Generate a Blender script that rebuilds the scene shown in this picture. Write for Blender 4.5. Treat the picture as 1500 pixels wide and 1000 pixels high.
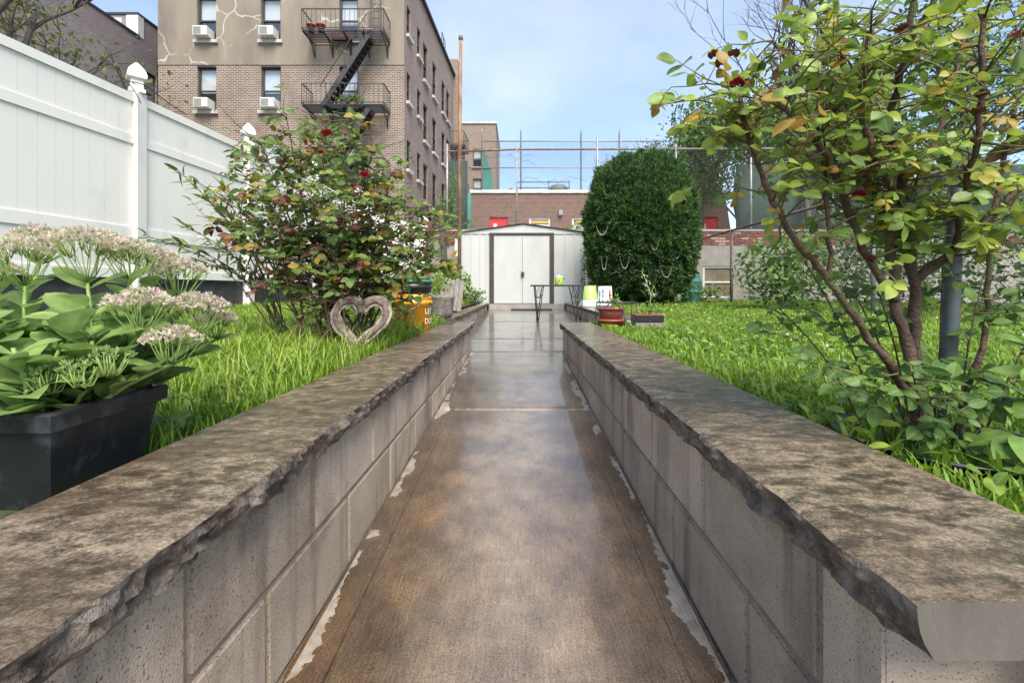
import bpy, bmesh, math, random
import numpy as np
from mathutils import Vector, Matrix, noise as mnoise
random.seed(7); rng = np.random.default_rng(7)
for o in list(bpy.data.objects): bpy.data.objects.remove(o)
sc = bpy.context.scene; COL = sc.collection
R = math.radians
# ------------------------------------------------------------------ camera, sky, sun, exposure
F = 667.0; VX, VY = 759.5, 425.0            # focal length in photo pixels, vanishing point of the path
cam = bpy.data.objects.new('camera', bpy.data.cameras.new('camera')); COL.objects.link(cam)
cam.data.sensor_width = 36.0; cam.data.lens = 36.0 * F / 1500
cam.data.shift_x = -(VX - 750) / 1500; cam.data.shift_y = -(500 - VY) / 1500
cam.data.clip_start = 0.02; cam.data.clip_end = 3000
cam.location = (0, 0, 0); cam.rotation_euler = (R(90), 0, 0)
sc.camera = cam
w = bpy.data.worlds.new('World'); sc.world = w; w.use_nodes = True
wn = w.node_tree.nodes; wl = w.node_tree.links; wn.clear()
SUN_EL, SUN_AZ = 52, 163
sky = wn.new('ShaderNodeTexSky'); sky.sky_type = 'NISHITA'; sky.sun_disc = False
sky.sun_elevation = R(SUN_EL); sky.sun_rotation = R(SUN_AZ); sky.air_density = 1.0; sky.dust_density = 0.7; sky.ozone_density = 2.2
tc = wn.new('ShaderNodeTexCoord'); sep = wn.new('ShaderNodeSeparateXYZ'); wl.new(tc.outputs['Generated'], sep.inputs[0])
az = wn.new('ShaderNodeMath'); az.operation = 'ADD'; wl.new(sep.outputs[2], az.inputs[0]); az.inputs[1].default_value = 0.22
dv = wn.new('ShaderNodeVectorMath'); dv.operation = 'DIVIDE'; cb = wn.new('ShaderNodeCombineXYZ')
for i in range(3): wl.new(az.outputs[0], cb.inputs[i])
wl.new(tc.outputs['Generated'], dv.inputs[0]); wl.new(cb.outputs[0], dv.inputs[1])
cn = wn.new('ShaderNodeTexNoise'); cn.inputs['Scale'].default_value = 1.1; cn.inputs['Detail'].default_value = 6; cn.inputs['Roughness'].default_value = 0.5
wl.new(dv.outputs[0], cn.inputs['Vector'])
cr = wn.new('ShaderNodeMapRange'); cr.inputs[1].default_value = 0.38; cr.inputs[2].default_value = 0.74; cr.inputs[3].default_value = 0.0; cr.inputs[4].default_value = 0.45
wl.new(cn.outputs['Fac'], cr.inputs[0])
mx = wn.new('ShaderNodeMix'); mx.data_type = 'RGBA'; wl.new(cr.outputs[0], mx.inputs[0]); wl.new(sky.outputs[0], mx.inputs[6])
mx.inputs[7].default_value = (4.6, 5.0, 5.5, 1)
bg = wn.new('ShaderNodeBackground'); bg.inputs['Strength'].default_value = 0.11
wo = wn.new('ShaderNodeOutputWorld'); wl.new(mx.outputs[2], bg.inputs[0]); wl.new(bg.outputs[0], wo.inputs[0])
sun = bpy.data.objects.new('sun', bpy.data.lights.new('sun', 'SUN')); COL.objects.link(sun)
sun.data.energy = 2.8; sun.data.angle = R(35); sun.data.color = (1, 0.93, 0.82)
_s = Vector((math.sin(R(SUN_AZ)) * math.cos(R(SUN_EL)), math.cos(R(SUN_AZ)) * math.cos(R(SUN_EL)), math.sin(R(SUN_EL))))
sun.rotation_euler = _s.to_track_quat('Z', 'Y').to_euler(); sun.location = (0, -5, 30)
sc.view_settings.view_transform = 'Standard'; sc.view_settings.look = 'None'; sc.view_settings.gamma = 1
sc.view_settings.exposure = 1.32
sc.render.engine = 'CYCLES'; sc.cycles.max_bounces = 6; sc.cycles.transparent_max_bounces = 12
try: sc.cycles.use_denoising = True
except Exception: pass

def P(px, py, d): return Vector(((px - VX) / F * d, d, (VY - py) / F * d))
# ------------------------------------------------------------------ materials
def mat(name, c1, c2=None, rough=0.7, scale=8, lo=0.35, hi=0.65, bump=0, bscale=60, spec=0.5, metal=0, stretch=(1, 1, 1), c3=None, s3=2.0, lo3=.5, hi3=.7, detail=6, rough2=None, nrough=.6):
    m = bpy.data.materials.new(name); m.use_nodes = True; n = m.node_tree.nodes; l = m.node_tree.links
    b = n['Principled BSDF']; b.inputs['Roughness'].default_value = rough; b.inputs['Specular IOR Level'].default_value = spec; b.inputs['Metallic'].default_value = metal
    g = n.new('ShaderNodeNewGeometry'); vm = n.new('ShaderNodeVectorMath'); vm.operation = 'MULTIPLY'; l.new(g.outputs['Position'], vm.inputs[0]); vm.inputs[1].default_value = stretch
    def nz(s, d=detail):
        t = n.new('ShaderNodeTexNoise'); t.inputs['Scale'].default_value = s; t.inputs['Detail'].default_value = d; t.inputs['Roughness'].default_value = nrough; l.new(vm.outputs[0], t.inputs['Vector']); return t
    def rng_(t, a, c):
        r = n.new('ShaderNodeMapRange'); r.inputs[1].default_value = a; r.inputs[2].default_value = c; l.new(t, r.inputs[0]); return r.outputs[0]
    b.inputs['Base Color'].default_value = (*c1, 1); out = None
    if c2:
        mixn = n.new('ShaderNodeMix'); mixn.data_type = 'RGBA'; f = rng_(nz(scale).outputs['Fac'], lo, hi)
        l.new(f, mixn.inputs[0]); mixn.inputs[6].default_value = (*c1, 1); mixn.inputs[7].default_value = (*c2, 1); out = mixn.outputs[2]
        if rough2 is not None:
            r2 = n.new('ShaderNodeMapRange'); l.new(f, r2.inputs[0]); r2.inputs[3].default_value = rough; r2.inputs[4].default_value = rough2; l.new(r2.outputs[0], b.inputs['Roughness'])
    if c3:
        m3 = n.new('ShaderNodeMix'); m3.data_type = 'RGBA'; l.new(rng_(nz(s3).outputs['Fac'], lo3, hi3), m3.inputs[0])
        if out: l.new(out, m3.inputs[6])
        else: m3.inputs[6].default_value = (*c1, 1)
        m3.inputs[7].default_value = (*c3, 1); out = m3.outputs[2]
    if out: l.new(out, b.inputs['Base Color'])
    if bump:
        bn = n.new('ShaderNodeBump'); bn.inputs['Strength'].default_value = bump; bn.inputs['Distance'].default_value = .01; l.new(nz(bscale, 4).outputs['Fac'], bn.inputs['Height']); l.new(bn.outputs[0], b.inputs['Normal'])
    m['c'] = 1
    return m
def nodes_of(m): return m.node_tree.nodes, m.node_tree.links, m.node_tree.nodes['Principled BSDF']

def brick_mat(name, ca, cb_, mortar, bw=.215, rh=.075, ms=.012, tint=None, axis='x', bump=.4, stain=None):
    m = bpy.data.materials.new(name); m.use_nodes = True; n, l, b = nodes_of(m); b.inputs['Roughness'].default_value = .85
    g = n.new('ShaderNodeNewGeometry'); s = n.new('ShaderNodeSeparateXYZ'); l.new(g.outputs['Position'], s.inputs[0])
    c = n.new('ShaderNodeCombineXYZ'); ad = n.new('ShaderNodeMath'); l.new(s.outputs[0], ad.inputs[0]); l.new(s.outputs[1], ad.inputs[1])
    l.new(ad.outputs[0], c.inputs[0]); l.new(s.outputs[2], c.inputs[1])
    t = n.new('ShaderNodeTexBrick'); l.new(c.outputs[0], t.inputs['Vector']); t.inputs['Scale'].default_value = 1
    t.inputs['Brick Width'].default_value = bw; t.inputs['Row Height'].default_value = rh; t.inputs['Mortar Size'].default_value = ms; t.inputs['Bias'].default_value = -.2
    t.inputs['Color1'].default_value = (*ca, 1); t.inputs['Color2'].default_value = (*cb_, 1); t.inputs['Mortar'].default_value = (*mortar, 1)
    out = t.outputs['Color']
    for sc_, col, lo, hi in ([(.55, tint, .45, .7)] if tint else []) + ([(.9, stain, .55, .75)] if stain else []):
        nn = n.new('ShaderNodeTexNoise'); nn.inputs['Scale'].default_value = sc_; nn.inputs['Detail'].default_value = 8; nn.inputs['Roughness'].default_value = .7; l.new(g.outputs['Position'], nn.inputs['Vector'])
        r = n.new('ShaderNodeMapRange'); r.inputs[1].default_value = lo; r.inputs[2].default_value = hi; r.inputs[4].default_value = .6; l.new(nn.outputs['Fac'], r.inputs[0])
        x = n.new('ShaderNodeMix'); x.data_type = 'RGBA'; l.new(r.outputs[0], x.inputs[0]); l.new(out, x.inputs[6]); x.inputs[7].default_value = (*col, 1); out = x.outputs[2]
    l.new(out, b.inputs['Base Color'])
    bn = n.new('ShaderNodeBump'); bn.inputs['Strength'].default_value = bump; bn.inputs['Distance'].default_value = .01; bn.invert = True; l.new(t.outputs['Fac'], bn.inputs['Height']); l.new(bn.outputs[0], b.inputs['Normal'])
    return m

def leaf_mat(name, stops, rough=.4, trans=.4, spec=.4, blotch=False):
    """colour by the per-leaf 'tint' attribute"""
    m = bpy.data.materials.new(name); m.use_nodes = True; n, l, b = nodes_of(m); b.inputs['Roughness'].default_value = rough; b.inputs['Specular IOR Level'].default_value = spec
    a = n.new('ShaderNodeAttribute'); a.attribute_name = 'tint'; r = n.new('ShaderNodeValToRGB'); l.new(a.outputs['Fac'], r.inputs[0])
    e = r.color_ramp.elements
    while len(e) < len(stops): e.new(.5)
    for q, (p, c) in zip(e, stops): q.position = p; q.color = (*c, 1)
    g = n.new('ShaderNodeNewGeometry'); nn = n.new('ShaderNodeTexNoise'); nn.inputs['Scale'].default_value = 45; l.new(g.outputs['Position'], nn.inputs['Vector'])
    h = n.new('ShaderNodeHueSaturation'); l.new(r.outputs[0], h.inputs['Color']); mr = n.new('ShaderNodeMapRange'); mr.inputs[1].default_value = .3; mr.inputs[2].default_value = .7; mr.inputs[3].default_value = .75; mr.inputs[4].default_value = 1.25
    l.new(nn.outputs['Fac'], mr.inputs[0]); l.new(mr.outputs[0], h.inputs['Value']); l.new(h.outputs[0], b.inputs['Base Color'])
    am = n.new('ShaderNodeAttribute'); am.attribute_name = 'mid'; pw = n.new('ShaderNodeMath'); pw.operation = 'POWER'; l.new(am.outputs['Fac'], pw.inputs[0]); pw.inputs[1].default_value = 7
    sm = n.new('ShaderNodeMath'); sm.operation = 'MULTIPLY'; l.new(pw.outputs[0], sm.inputs[0]); sm.inputs[1].default_value = .45
    rib = n.new('ShaderNodeMix'); rib.data_type = 'RGBA'; l.new(sm.outputs[0], rib.inputs[0]); l.new(h.outputs[0], rib.inputs[6]); rib.inputs[7].default_value = (.34, .42, .16, 1); col = rib.outputs[2]
    if blotch:
        n3 = n.new('ShaderNodeTexNoise'); n3.inputs['Scale'].default_value = 26; n3.inputs['Detail'].default_value = 3; l.new(g.outputs['Position'], n3.inputs['Vector'])
        r3 = n.new('ShaderNodeMapRange'); r3.inputs[1].default_value = .6; r3.inputs[2].default_value = .72; r3.inputs[4].default_value = .7; l.new(n3.outputs['Fac'], r3.inputs[0])
        x3 = n.new('ShaderNodeMix'); x3.data_type = 'RGBA'; l.new(r3.outputs[0], x3.inputs[0]); l.new(col, x3.inputs[6]); x3.inputs[7].default_value = (.40, .33, .04, 1); col = x3.outputs[2]
    l.new(col, b.inputs['Base Color'])
    t = n.new('ShaderNodeBsdfTranslucent'); l.new(col, t.inputs[0]); mx_ = n.new('ShaderNodeMixShader'); mx_.inputs[0].default_value = trans
    l.new(b.outputs[0], mx_.inputs[1]); l.new(t.outputs[0], mx_.inputs[2]); l.new(mx_.outputs[0], n['Material Output'].inputs[0])
    return m

M = {}
M['cap'] = mat('cap_stone', (.255, .2, .138), (.05, .036, .025), .26, 24, .44, .57, .4, 190, .5, stretch=(.75, 1.25, 1), c3=(.085, .06, .038), s3=4.2, lo3=.46, hi3=.62, detail=14, rough2=.14, nrough=.8)
M['chisel'] = mat('chiselled_stone', (.24, .19, .15), (.045, .033, .025), .75, 26, .36, .62, 1, 130, .4, c3=(.34, .3, .26), s3=9, lo3=.5, hi3=.7, nrough=.75)
_n, _l, _b = nodes_of(M['cap']); _g = _n.new('ShaderNodeNewGeometry'); _v = _n.new('ShaderNodeTexNoise'); _v.inputs['Scale'].default_value = 210; _v.inputs['Detail'].default_value = 5; _v.inputs['Roughness'].default_value = .8; _l.new(_g.outputs['Position'], _v.inputs['Vector'])
_r = _n.new('ShaderNodeMapRange'); _r.inputs[1].default_value = .36; _r.inputs[2].default_value = .62; _r.inputs[3].default_value = .5; _r.inputs[4].default_value = 1.45; _l.new(_v.outputs['Fac'], _r.inputs[0]); _h = _n.new('ShaderNodeHueSaturation'); _l.new(_r.outputs[0], _h.inputs['Value']); _l.new(_b.inputs['Base Color'].links[0].from_socket, _h.inputs['Color']); _l.new(_h.outputs[0], _b.inputs['Base Color'])
M['block'] = mat('concrete_block', (.55, .455, .36), (.41, .335, .26), .8, 5, .35, .65, .5, 220, .3, c3=(.22, .175, .13), s3=3.2, lo3=.55, hi3=.75)
_n, _l, _b = nodes_of(M['block'])       # pores
_v = _n.new('ShaderNodeTexNoise'); _v.inputs['Scale'].default_value = 300; _v.inputs['Detail'].default_value = 4; _g = _n.new('ShaderNodeNewGeometry'); _l.new(_g.outputs['Position'], _v.inputs['Vector'])
_r = _n.new('ShaderNodeMapRange'); _r.inputs[1].default_value = .33; _r.inputs[2].default_value = .41; _l.new(_v.outputs['Fac'], _r.inputs[0])
_m = _n.new('ShaderNodeMix'); _m.data_type = 'RGBA'; _l.new(_r.outputs[0], _m.inputs[0]); _m.inputs[6].default_value = (.07, .055, .045, 1)
_l.new(_b.inputs['Base Color'].links[0].from_socket, _m.inputs[7]); _l.new(_m.outputs[2], _b.inputs['Base Color'])
_o = _n.new('ShaderNodeObjectInfo'); _hs = _n.new('ShaderNodeHueSaturation'); _r = _n.new('ShaderNodeMapRange'); _r.inputs[3].default_value = .82; _r.inputs[4].default_value = 1.15; _l.new(_o.outputs['Random'], _r.inputs[0])
_vm = _n.new('ShaderNodeVectorMath'); _vm.operation = 'MULTIPLY'; _vm.inputs[1].default_value = (3, 16, 1.3); _l.new(_g.outputs['Position'], _vm.inputs[0]); _dn = _n.new('ShaderNodeTexNoise'); _dn.inputs['Scale'].default_value = 1; _dn.inputs['Detail'].default_value = 6; _l.new(_vm.outputs[0], _dn.inputs['Vector'])
_r2 = _n.new('ShaderNodeMapRange'); _r2.inputs[1].default_value = .52; _r2.inputs[2].default_value = .7; _r2.inputs[3].default_value = 1; _r2.inputs[4].default_value = .55; _l.new(_dn.outputs['Fac'], _r2.inputs[0])
_mu = _n.new('ShaderNodeMath'); _mu.operation = 'MULTIPLY'; _l.new(_r.outputs[0], _mu.inputs[0]); _l.new(_r2.outputs[0], _mu.inputs[1]); _l.new(_mu.outputs[0], _hs.inputs['Value']); _l.new(_m.outputs[2], _hs.inputs['Color']); _l.new(_hs.outputs[0], _b.inputs['Base Color'])
M['mortar'] = mat('mortar', (.30, .235, .17), (.2, .16, .12), .9, 20, bump=.4, bscale=150)
M['soil'] = mat('soil', (.05, .035, .022), (.025, .018, .012), .9, 20, bump=.8, bscale=40)
M['lawn'] = mat('lawn_ground', (.045, .075, .015), (.03, .028, .014), .95, 9, bump=.8, bscale=50)
M['vinyl'] = mat('white_vinyl', (.78, .745, .67), (.71, .68, .605), .38, 1.5, .45, .75, c3=(.55, .54, .48), s3=3, lo3=.55, hi3=.85, stretch=(1, 1, .4))
M['black_wall'] = mat('black_wall', (.03, .03, .032), (.065, .063, .06), .7, 6, bump=.4)
M['black_plastic'] = mat('black_plastic', (.014, .015, .018), (.06, .063, .068), .33, 16, .52, .72, .15, 120, .5, stretch=(1, 1, .6), rough2=.7)
M['brick'] = brick_mat('brown_brick', (.20, .11, .072), (.05, .037, .032), (.37, .34, .29), tint=(.12, .075, .055), stain=(.28, .23, .185), ms=.015)
M['brick_side'] = brick_mat('side_brick', (.24, .155, .12), (.10, .07, .06), (.34, .3, .26), tint=(.17, .115, .095))
M['brick_purple'] = brick_mat('grey_brick', (.24, .205, .21), (.13, .115, .125), (.27, .25, .26), tint=(.24, .15, .13), stain=(.24, .22, .235))
M['brick_school'] = brick_mat('school_brick', (.16, .065, .045), (.055, .03, .025), (.26, .2, .165), bw=.21, rh=.07)
M['brick_far'] = brick_mat('far_brick', (.24, .17, .13), (.15, .1, .08), (.3, .25, .2))
M['stucco'] = mat('stucco', (.27, .225, .175), (.2, .168, .13), .9, .8, .35, .7, .3, 15, c3=(.13, .115, .1), s3=.35, lo3=.5, hi3=.72, stretch=(1.6, 1.6, .5))
_n, _l, _b = nodes_of(M['stucco'])      # pale patched cracks
_g = _n.new('ShaderNodeNewGeometry'); _nz = _n.new('ShaderNodeTexNoise'); _nz.inputs['Scale'].default_value = 1.6; _nz.inputs['Detail'].default_value = 5; _l.new(_g.outputs['Position'], _nz.inputs['Vector'])
_mx = _n.new('ShaderNodeMix'); _mx.data_type = 'RGBA'; _mx.blend_type = 'LINEAR_LIGHT'; _mx.inputs[0].default_value = .35; _l.new(_g.outputs['Position'], _mx.inputs[6]); _l.new(_nz.outputs['Color'], _mx.inputs[7])
_v = _n.new('ShaderNodeTexVoronoi'); _v.feature = 'DISTANCE_TO_EDGE'; _v.inputs['Scale'].default_value = .85; _l.new(_mx.outputs[2], _v.inputs['Vector'])
_r = _n.new('ShaderNodeMapRange'); _r.inputs[1].default_value = .011; _r.inputs[2].default_value = .026; _r.inputs[3].default_value = 1; _r.inputs[4].default_value = 0; _l.new(_v.outputs['Distance'], _r.inputs[0])
_n2 = _n.new('ShaderNodeTexNoise'); _n2.inputs['Scale'].default_value = .5; _l.new(_g.outputs['Position'], _n2.inputs['Vector']); _r2 = _n.new('ShaderNodeMapRange'); _r2.inputs[1].default_value = .46; _r2.inputs[2].default_value = .56; _r2.inputs[4].default_value = .75; _l.new(_n2.outputs['Fac'], _r2.inputs[0])
_mu = _n.new('ShaderNodeMath'); _mu.operation = 'MULTIPLY'; _l.new(_r.outputs[0], _mu.inputs[0]); _l.new(_r2.outputs[0], _mu.inputs[1])
_m = _n.new('ShaderNodeMix'); _m.data_type = 'RGBA'; _l.new(_mu.outputs[0], _m.inputs[0]); _l.new(_b.inputs['Base Color'].links[0].from_socket, _m.inputs[6]); _m.inputs[7].default_value = (.55, .51, .45, 1); _l.new(_m.outputs[2], _b.inputs['Base Color'])
M['stone_white'] = mat('pale_stone', (.55, .53, .49), (.4, .38, .35), .8, 3)
M['coping'] = mat('white_coping', (.7, .7, .7), (.5, .5, .49), .7, 2)
M['frame_dark'] = mat('dark_frame', (.035, .035, .04), None, .5)
M['frame_white'] = mat('white_frame', (.7, .7, .68), None, .5)
M['blind'] = mat('white_blind', (.75, .75, .74), (.65, .66, .66), .8, 2)
M['room'] = mat('dark_room', (.05, .05, .055), None, .9)
M['ac'] = mat('ac_white', (.68, .67, .63), (.58, .57, .54), .5, 5)
M['grille'] = mat('grille', (.25, .25, .24), None, .6)
M['iron'] = mat('black_iron', (.022, .022, .026), (.05, .045, .045), .55, 12)
M['shed'] = mat('shed_metal', (.50, .51, .475), (.43, .435, .4), .42, 1.8, .4, .75, .05, 25, c3=(.42, .4, .36), s3=5, lo3=.68, hi3=.8, stretch=(1, 1, .5))
M['brown'] = mat('brown_metal', (.042, .028, .025), (.07, .05, .045), .45, 9)
M['rust'] = mat('rusty_pipe', (.26, .12, .05), (.33, .24, .16), .8, 9, .4, .65, .4, 60, c3=(.12, .06, .035), s3=4, stretch=(1, 1, .35))
M['galv'] = mat('galvanised', (.36, .36, .35), (.25, .24, .23), .5, 8, metal=.3)
M['wire'] = mat('fence_wire', (.3, .3, .29), (.2, .17, .14), .55, 6, metal=.3)
M['rust_fence'] = mat('rusted_post', (.15, .09, .065), (.25, .2, .17), .8, 10, bump=.3)
M['green_screen'] = mat('green_windscreen', (.035, .2, .155), (.05, .26, .2), .8, 3)
M['dark_screen'] = mat('dark_windscreen', (.02, .04, .035), (.035, .06, .05), .9, 3)
M['red'] = mat('red_paint', (.6, .015, .02), (.5, .012, .016), .45, 3)
M['terracotta'] = mat('terracotta', (.38, .085, .04), (.28, .07, .04), .6, 12, c3=(.3, .19, .14), s3=9, lo3=.55, hi3=.75)
M['terracotta2'] = mat('terracotta_glazed', (.26, .06, .045), (.34, .22, .16), .6, 24, .5, .7, bump=.5, bscale=30)
M['orange'] = mat('orange_plastic', (.85, .36, .014), (.78, .31, .012), .35, 6)
M['white_print'] = mat('white_print', (.85, .82, .75), None, .5)
M['green_lid'] = mat('green_lid', (.03, .22, .07), None, .4)
M['grey_stone'] = mat('rough_grey_stone', (.27, .24, .2), (.14, .12, .1), .9, 14, bump=.8, bscale=35)
M['lime'] = mat('lime_plastic', (.42, .60, .16), (.36, .53, .13), .35, 5)
M['white_plastic'] = mat('white_plastic', (.74, .75, .74), (.64, .65, .64), .35, 6)
M['blue_print'] = mat('blue_print', (.02, .09, .4), None, .4)
M['grey_print'] = mat('grey_print', (.3, .32, .34), None, .5)
M['green_print'] = mat('green_print', (.12, .4, .25), None, .5)
M['pink_print'] = mat('pink_print', (.8, .05, .12), None, .5)
M['lime_can'] = mat('lime_canister', (.33, .62, .08), None, .3)
M['wicker'] = mat('grey_vine', (.46, .39, .33), (.16, .12, .095), .85, 45, bump=.5, bscale=150)
M['wicker_dark'] = mat('brown_vine', (.2, .15, .12), (.09, .065, .05), .85, 45)
M['green_bin'] = mat('green_bin', (.03, .12, .095), (.05, .17, .13), .4, 6, c3=(.1, .13, .11), s3=9, lo3=.58, hi3=.7)
M['wood_grey'] = mat('weathered_wood', (.3, .27, .24), (.18, .16, .14), .85, 12, stretch=(6, 6, 1))
M['board'] = mat('yellow_board', (.55, .40, .15), (.42, .29, .1), .8, 3, stretch=(1, 1, 8))
M['bark'] = mat('bark', (.12, .08, .05), (.06, .042, .03), .9, 30, bump=.8, bscale=80, stretch=(1, 1, .4))
M['bark_grey'] = mat('grey_bark', (.12, .10, .085), (.07, .06, .05), .9, 20, bump=.5)
M['cane'] = mat('rose_cane', (.125, .07, .043), (.06, .034, .024), .65, 30, bump=.8, bscale=120, c3=(.12, .13, .04), s3=5, lo3=.55, hi3=.68)
M['cane_green'] = mat('green_cane', (.13, .17, .035), (.12, .08, .04), .55, 12)
M['stem_pale'] = mat('sedum_stem', (.24, .36, .08), (.2, .28, .08), .5, 12)
M['bead'] = mat('silver_beads', (.5, .47, .43), None, .3)
M['rose_red'] = mat('red_petals', (.55, .008, .012), (.4, .004, .02), .5, 60)
M['rose_magenta'] = mat('magenta_petals', (.5, .012, .13), (.35, .01, .08), .5, 60)
M['rose_brown'] = mat('withered_petals', (.22, .07, .03), (.12, .04, .02), .8, 60)
M['grey_pole'] = mat('grey_pipe', (.085, .1, .105), (.05, .06, .062), .5, 14)
M['tarpaper'] = mat('dark_roof', (.06, .06, .06), None, .9)
M['hvac'] = mat('hvac_metal', (.17, .22, .22), (.1, .13, .13), .5, 3)
M['concrete'] = mat('old_concrete', (.33, .30, .26), (.24, .215, .19), .85, 4, bump=.4, bscale=40)
M['sawn'] = mat('sawn_stone', (.135, .118, .1), (.085, .075, .064), .6, 6, bump=.2, bscale=90, stretch=(3, 1, .6))
M['pane_reflection'] = mat('brown_reflection', (.25, .2, .12), (.12, .1, .07), .12, 2.5, spec=.7)  # brown reflection in the glass, painted as base colour of the pane
M['rubber'] = mat('rubber_mat', (.02, .02, .022), (.04, .04, .04), .7, 20)
for k, stops in dict(
    grass=[(0, (.07, .135, .014)), (.5, (.19, .325, .026)), (.85, (.32, .43, .05)), (1, (.46, .45, .2))],
    sedum=[(0, (.15, .24, .07)), (.5, (.24, .36, .11)), (.85, (.31, .43, .13)), (1, (.36, .46, .13))],
    rose=[(0, (.075, .145, .04)), (.4, (.19, .30, .045)), (.7, (.34, .42, .06)), (.86, (.42, .3, .03)), (.95, (.3, .14, .04)), (1, (.2, .11, .07))],
    rose_dark=[(0, (.05, .105, .035)), (.5, (.12, .2, .04)), (.72, (.21, .28, .05)), (.84, (.34, .23, .03)), (.93, (.2, .035, .03)), (1, (.13, .025, .035))],
    yew=[(0, (.026, .062, .018)), (.5, (.065, .135, .036)), (1, (.17, .27, .06))],
    tree=[(0, (.03, .07, .022)), (.5, (.075, .14, .035)), (1, (.16, .24, .055))],
    bright=[(0, (.08, .15, .02)), (.5, (.17, .28, .035)), (1, (.33, .42, .06))],
    weed=[(0, (.055, .12, .028)), (.5, (.11, .205, .042)), (1, (.19, .31, .06))],
    autumn=[(0, (.08, .12, .03)), (.5, (.16, .2, .05)), (1, (.32, .22, .06))],
    floret=[(0, (.30, .42, .12)), (.35, (.58, .58, .36)), (.7, (.76, .62, .56)), (1, (.64, .43, .45))]).items():
    M['leaf_' + k] = leaf_mat('leaf_' + k, stops, rough=.42 if k in ('sedum', 'rose') else .5, blotch=k.startswith('rose'))
def glass_mat():
    m = bpy.data.materials.new('window_glass'); m.use_nodes = True; n, l, b = nodes_of(m)
    t = n.new('ShaderNodeBsdfTransparent'); t.inputs[0].default_value = (.85, .88, .88, 1); g = n.new('ShaderNodeBsdfGlossy'); g.inputs['Roughness'].default_value = .03
    x = n.new('ShaderNodeMixShader'); x.inputs[0].default_value = .18; l.new(t.outputs[0], x.inputs[1]); l.new(g.outputs[0], x.inputs[2]); l.new(x.outputs[0], n['Material Output'].inputs[0]); return m
M['glass'] = glass_mat()
def path_mat():
    m = bpy.data.materials.new('wet_concrete'); m.use_nodes = True; n, l, b = nodes_of(m)
    g = n.new('ShaderNodeNewGeometry'); s = n.new('ShaderNodeSeparateXYZ'); l.new(g.outputs['Position'], s.inputs[0])
    def nz(sc_, st=(1, 1, 1), det=6):
        v = n.new('ShaderNodeVectorMath'); v.operation = 'MULTIPLY'; v.inputs[1].default_value = st; l.new(g.outputs['Position'], v.inputs[0])
        t = n.new('ShaderNodeTexNoise'); t.inputs['Scale'].default_value = sc_; t.inputs['Detail'].default_value = det; t.inputs['Roughness'].default_value = .6; l.new(v.outputs[0], t.inputs['Vector']); return t.outputs['Fac']
    def mr(x, a, c, e=0, f=1):
        r = n.new('ShaderNodeMapRange'); l.new(x, r.inputs[0]); r.inputs[1].default_value = a; r.inputs[2].default_value = c; r.inputs[3].default_value = e; r.inputs[4].default_value = f; return r.outputs[0]
    def ma(op, x, y):
        r = n.new('ShaderNodeMath'); r.operation = op
        for i, q in enumerate((x, y)):
            if isinstance(q, (int, float)): r.inputs[i].default_value = q
            else: l.new(q, r.inputs[i])
        return r.outputs[0]
    def mixc(f, a, c):
        r = n.new('ShaderNodeMix'); r.data_type = 'RGBA'; l.new(f, r.inputs[0])
        for i, q in ((6, a), (7, c)):
            if isinstance(q, tuple): r.inputs[i].default_value = (*q, 1)
            else: l.new(q, r.inputs[i])
        return r.outputs[2]
    near = mr(s.outputs[1], 1.8, 4.6)                       # older, browner slabs nearest the gate, greyer landing
    c = mixc(mr(nz(2.4, (1, .6, 1)), .35, .65), (.13, .076, .033), (.075, .049, .026))
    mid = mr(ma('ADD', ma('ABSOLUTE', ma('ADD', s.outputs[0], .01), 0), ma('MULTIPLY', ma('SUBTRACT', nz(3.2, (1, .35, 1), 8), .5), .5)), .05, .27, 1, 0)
    c = mixc(mid, c, (.21, .152, .097))  # paler middle strip: sky reflection on the wet path painted into the colour
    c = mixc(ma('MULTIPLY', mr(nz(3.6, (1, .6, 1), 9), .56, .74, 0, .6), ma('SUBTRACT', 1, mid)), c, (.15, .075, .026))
    c = mixc(mr(nz(1.5, (1.4, .5, 1), 9), .52, .78), c, (.19, .14, .095))
    cg = mixc(mr(nz(2.2, (.5, 2, 1)), .38, .62), (.15, .125, .10), (.07, .055, .043))
    c = mixc(near, c, cg)
    def shade(x, a, c_, e, f):                                   # fine dark broom grooves and grit in the paste
        hh = n.new('ShaderNodeHueSaturation'); l.new(x, hh.inputs['Color']); l.new(mr(a, c_[0], c_[1], e, f), hh.inputs['Value']); return hh.outputs[0]
    c = shade(c, nz(210, (1, .07, 0), 3), (.35, .62), .84, 1.12); c = shade(c, nz(300, (1, 1, 1), 4), (.36, .58), .55, 1.25); c = shade(c, nz(7, (1, .8, 1), 12), (.36, .64), .62, 1.35)
    # spilled pale plaster along the foot of each wall
    el = ma('ADD', s.outputs[0], .467); er = ma('SUBTRACT', .423, s.outputs[0])
    e = ma('MINIMUM', el, er); wob = ma('MULTIPLY', nz(2.6, (.4, 1, 0), 9), .24)
    lim = ma('ADD', ma('SUBTRACT', wob, .085), ma('MULTIPLY', ma('SUBTRACT', nz(60, (1, .6, 0), 6), .5), .035))
    inner = ma('GREATER_THAN', lim, e); fresh = ma('GREATER_THAN', nz(3.1, (1, 1, 0), 8), .48); gap = ma('GREATER_THAN', e, .012)
    pl = ma('MULTIPLY', ma('MULTIPLY', inner, fresh), ma('MULTIPLY', gap, ma('LESS_THAN', s.outputs[1], 4.4)))
    c = mixc(ma('MULTIPLY', pl, mr(nz(24, (1, 1, 0), 8), .3, .55, .35, .95)), c, (.40, .35, .285)); l.new(c, b.inputs['Base Color'])
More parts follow.
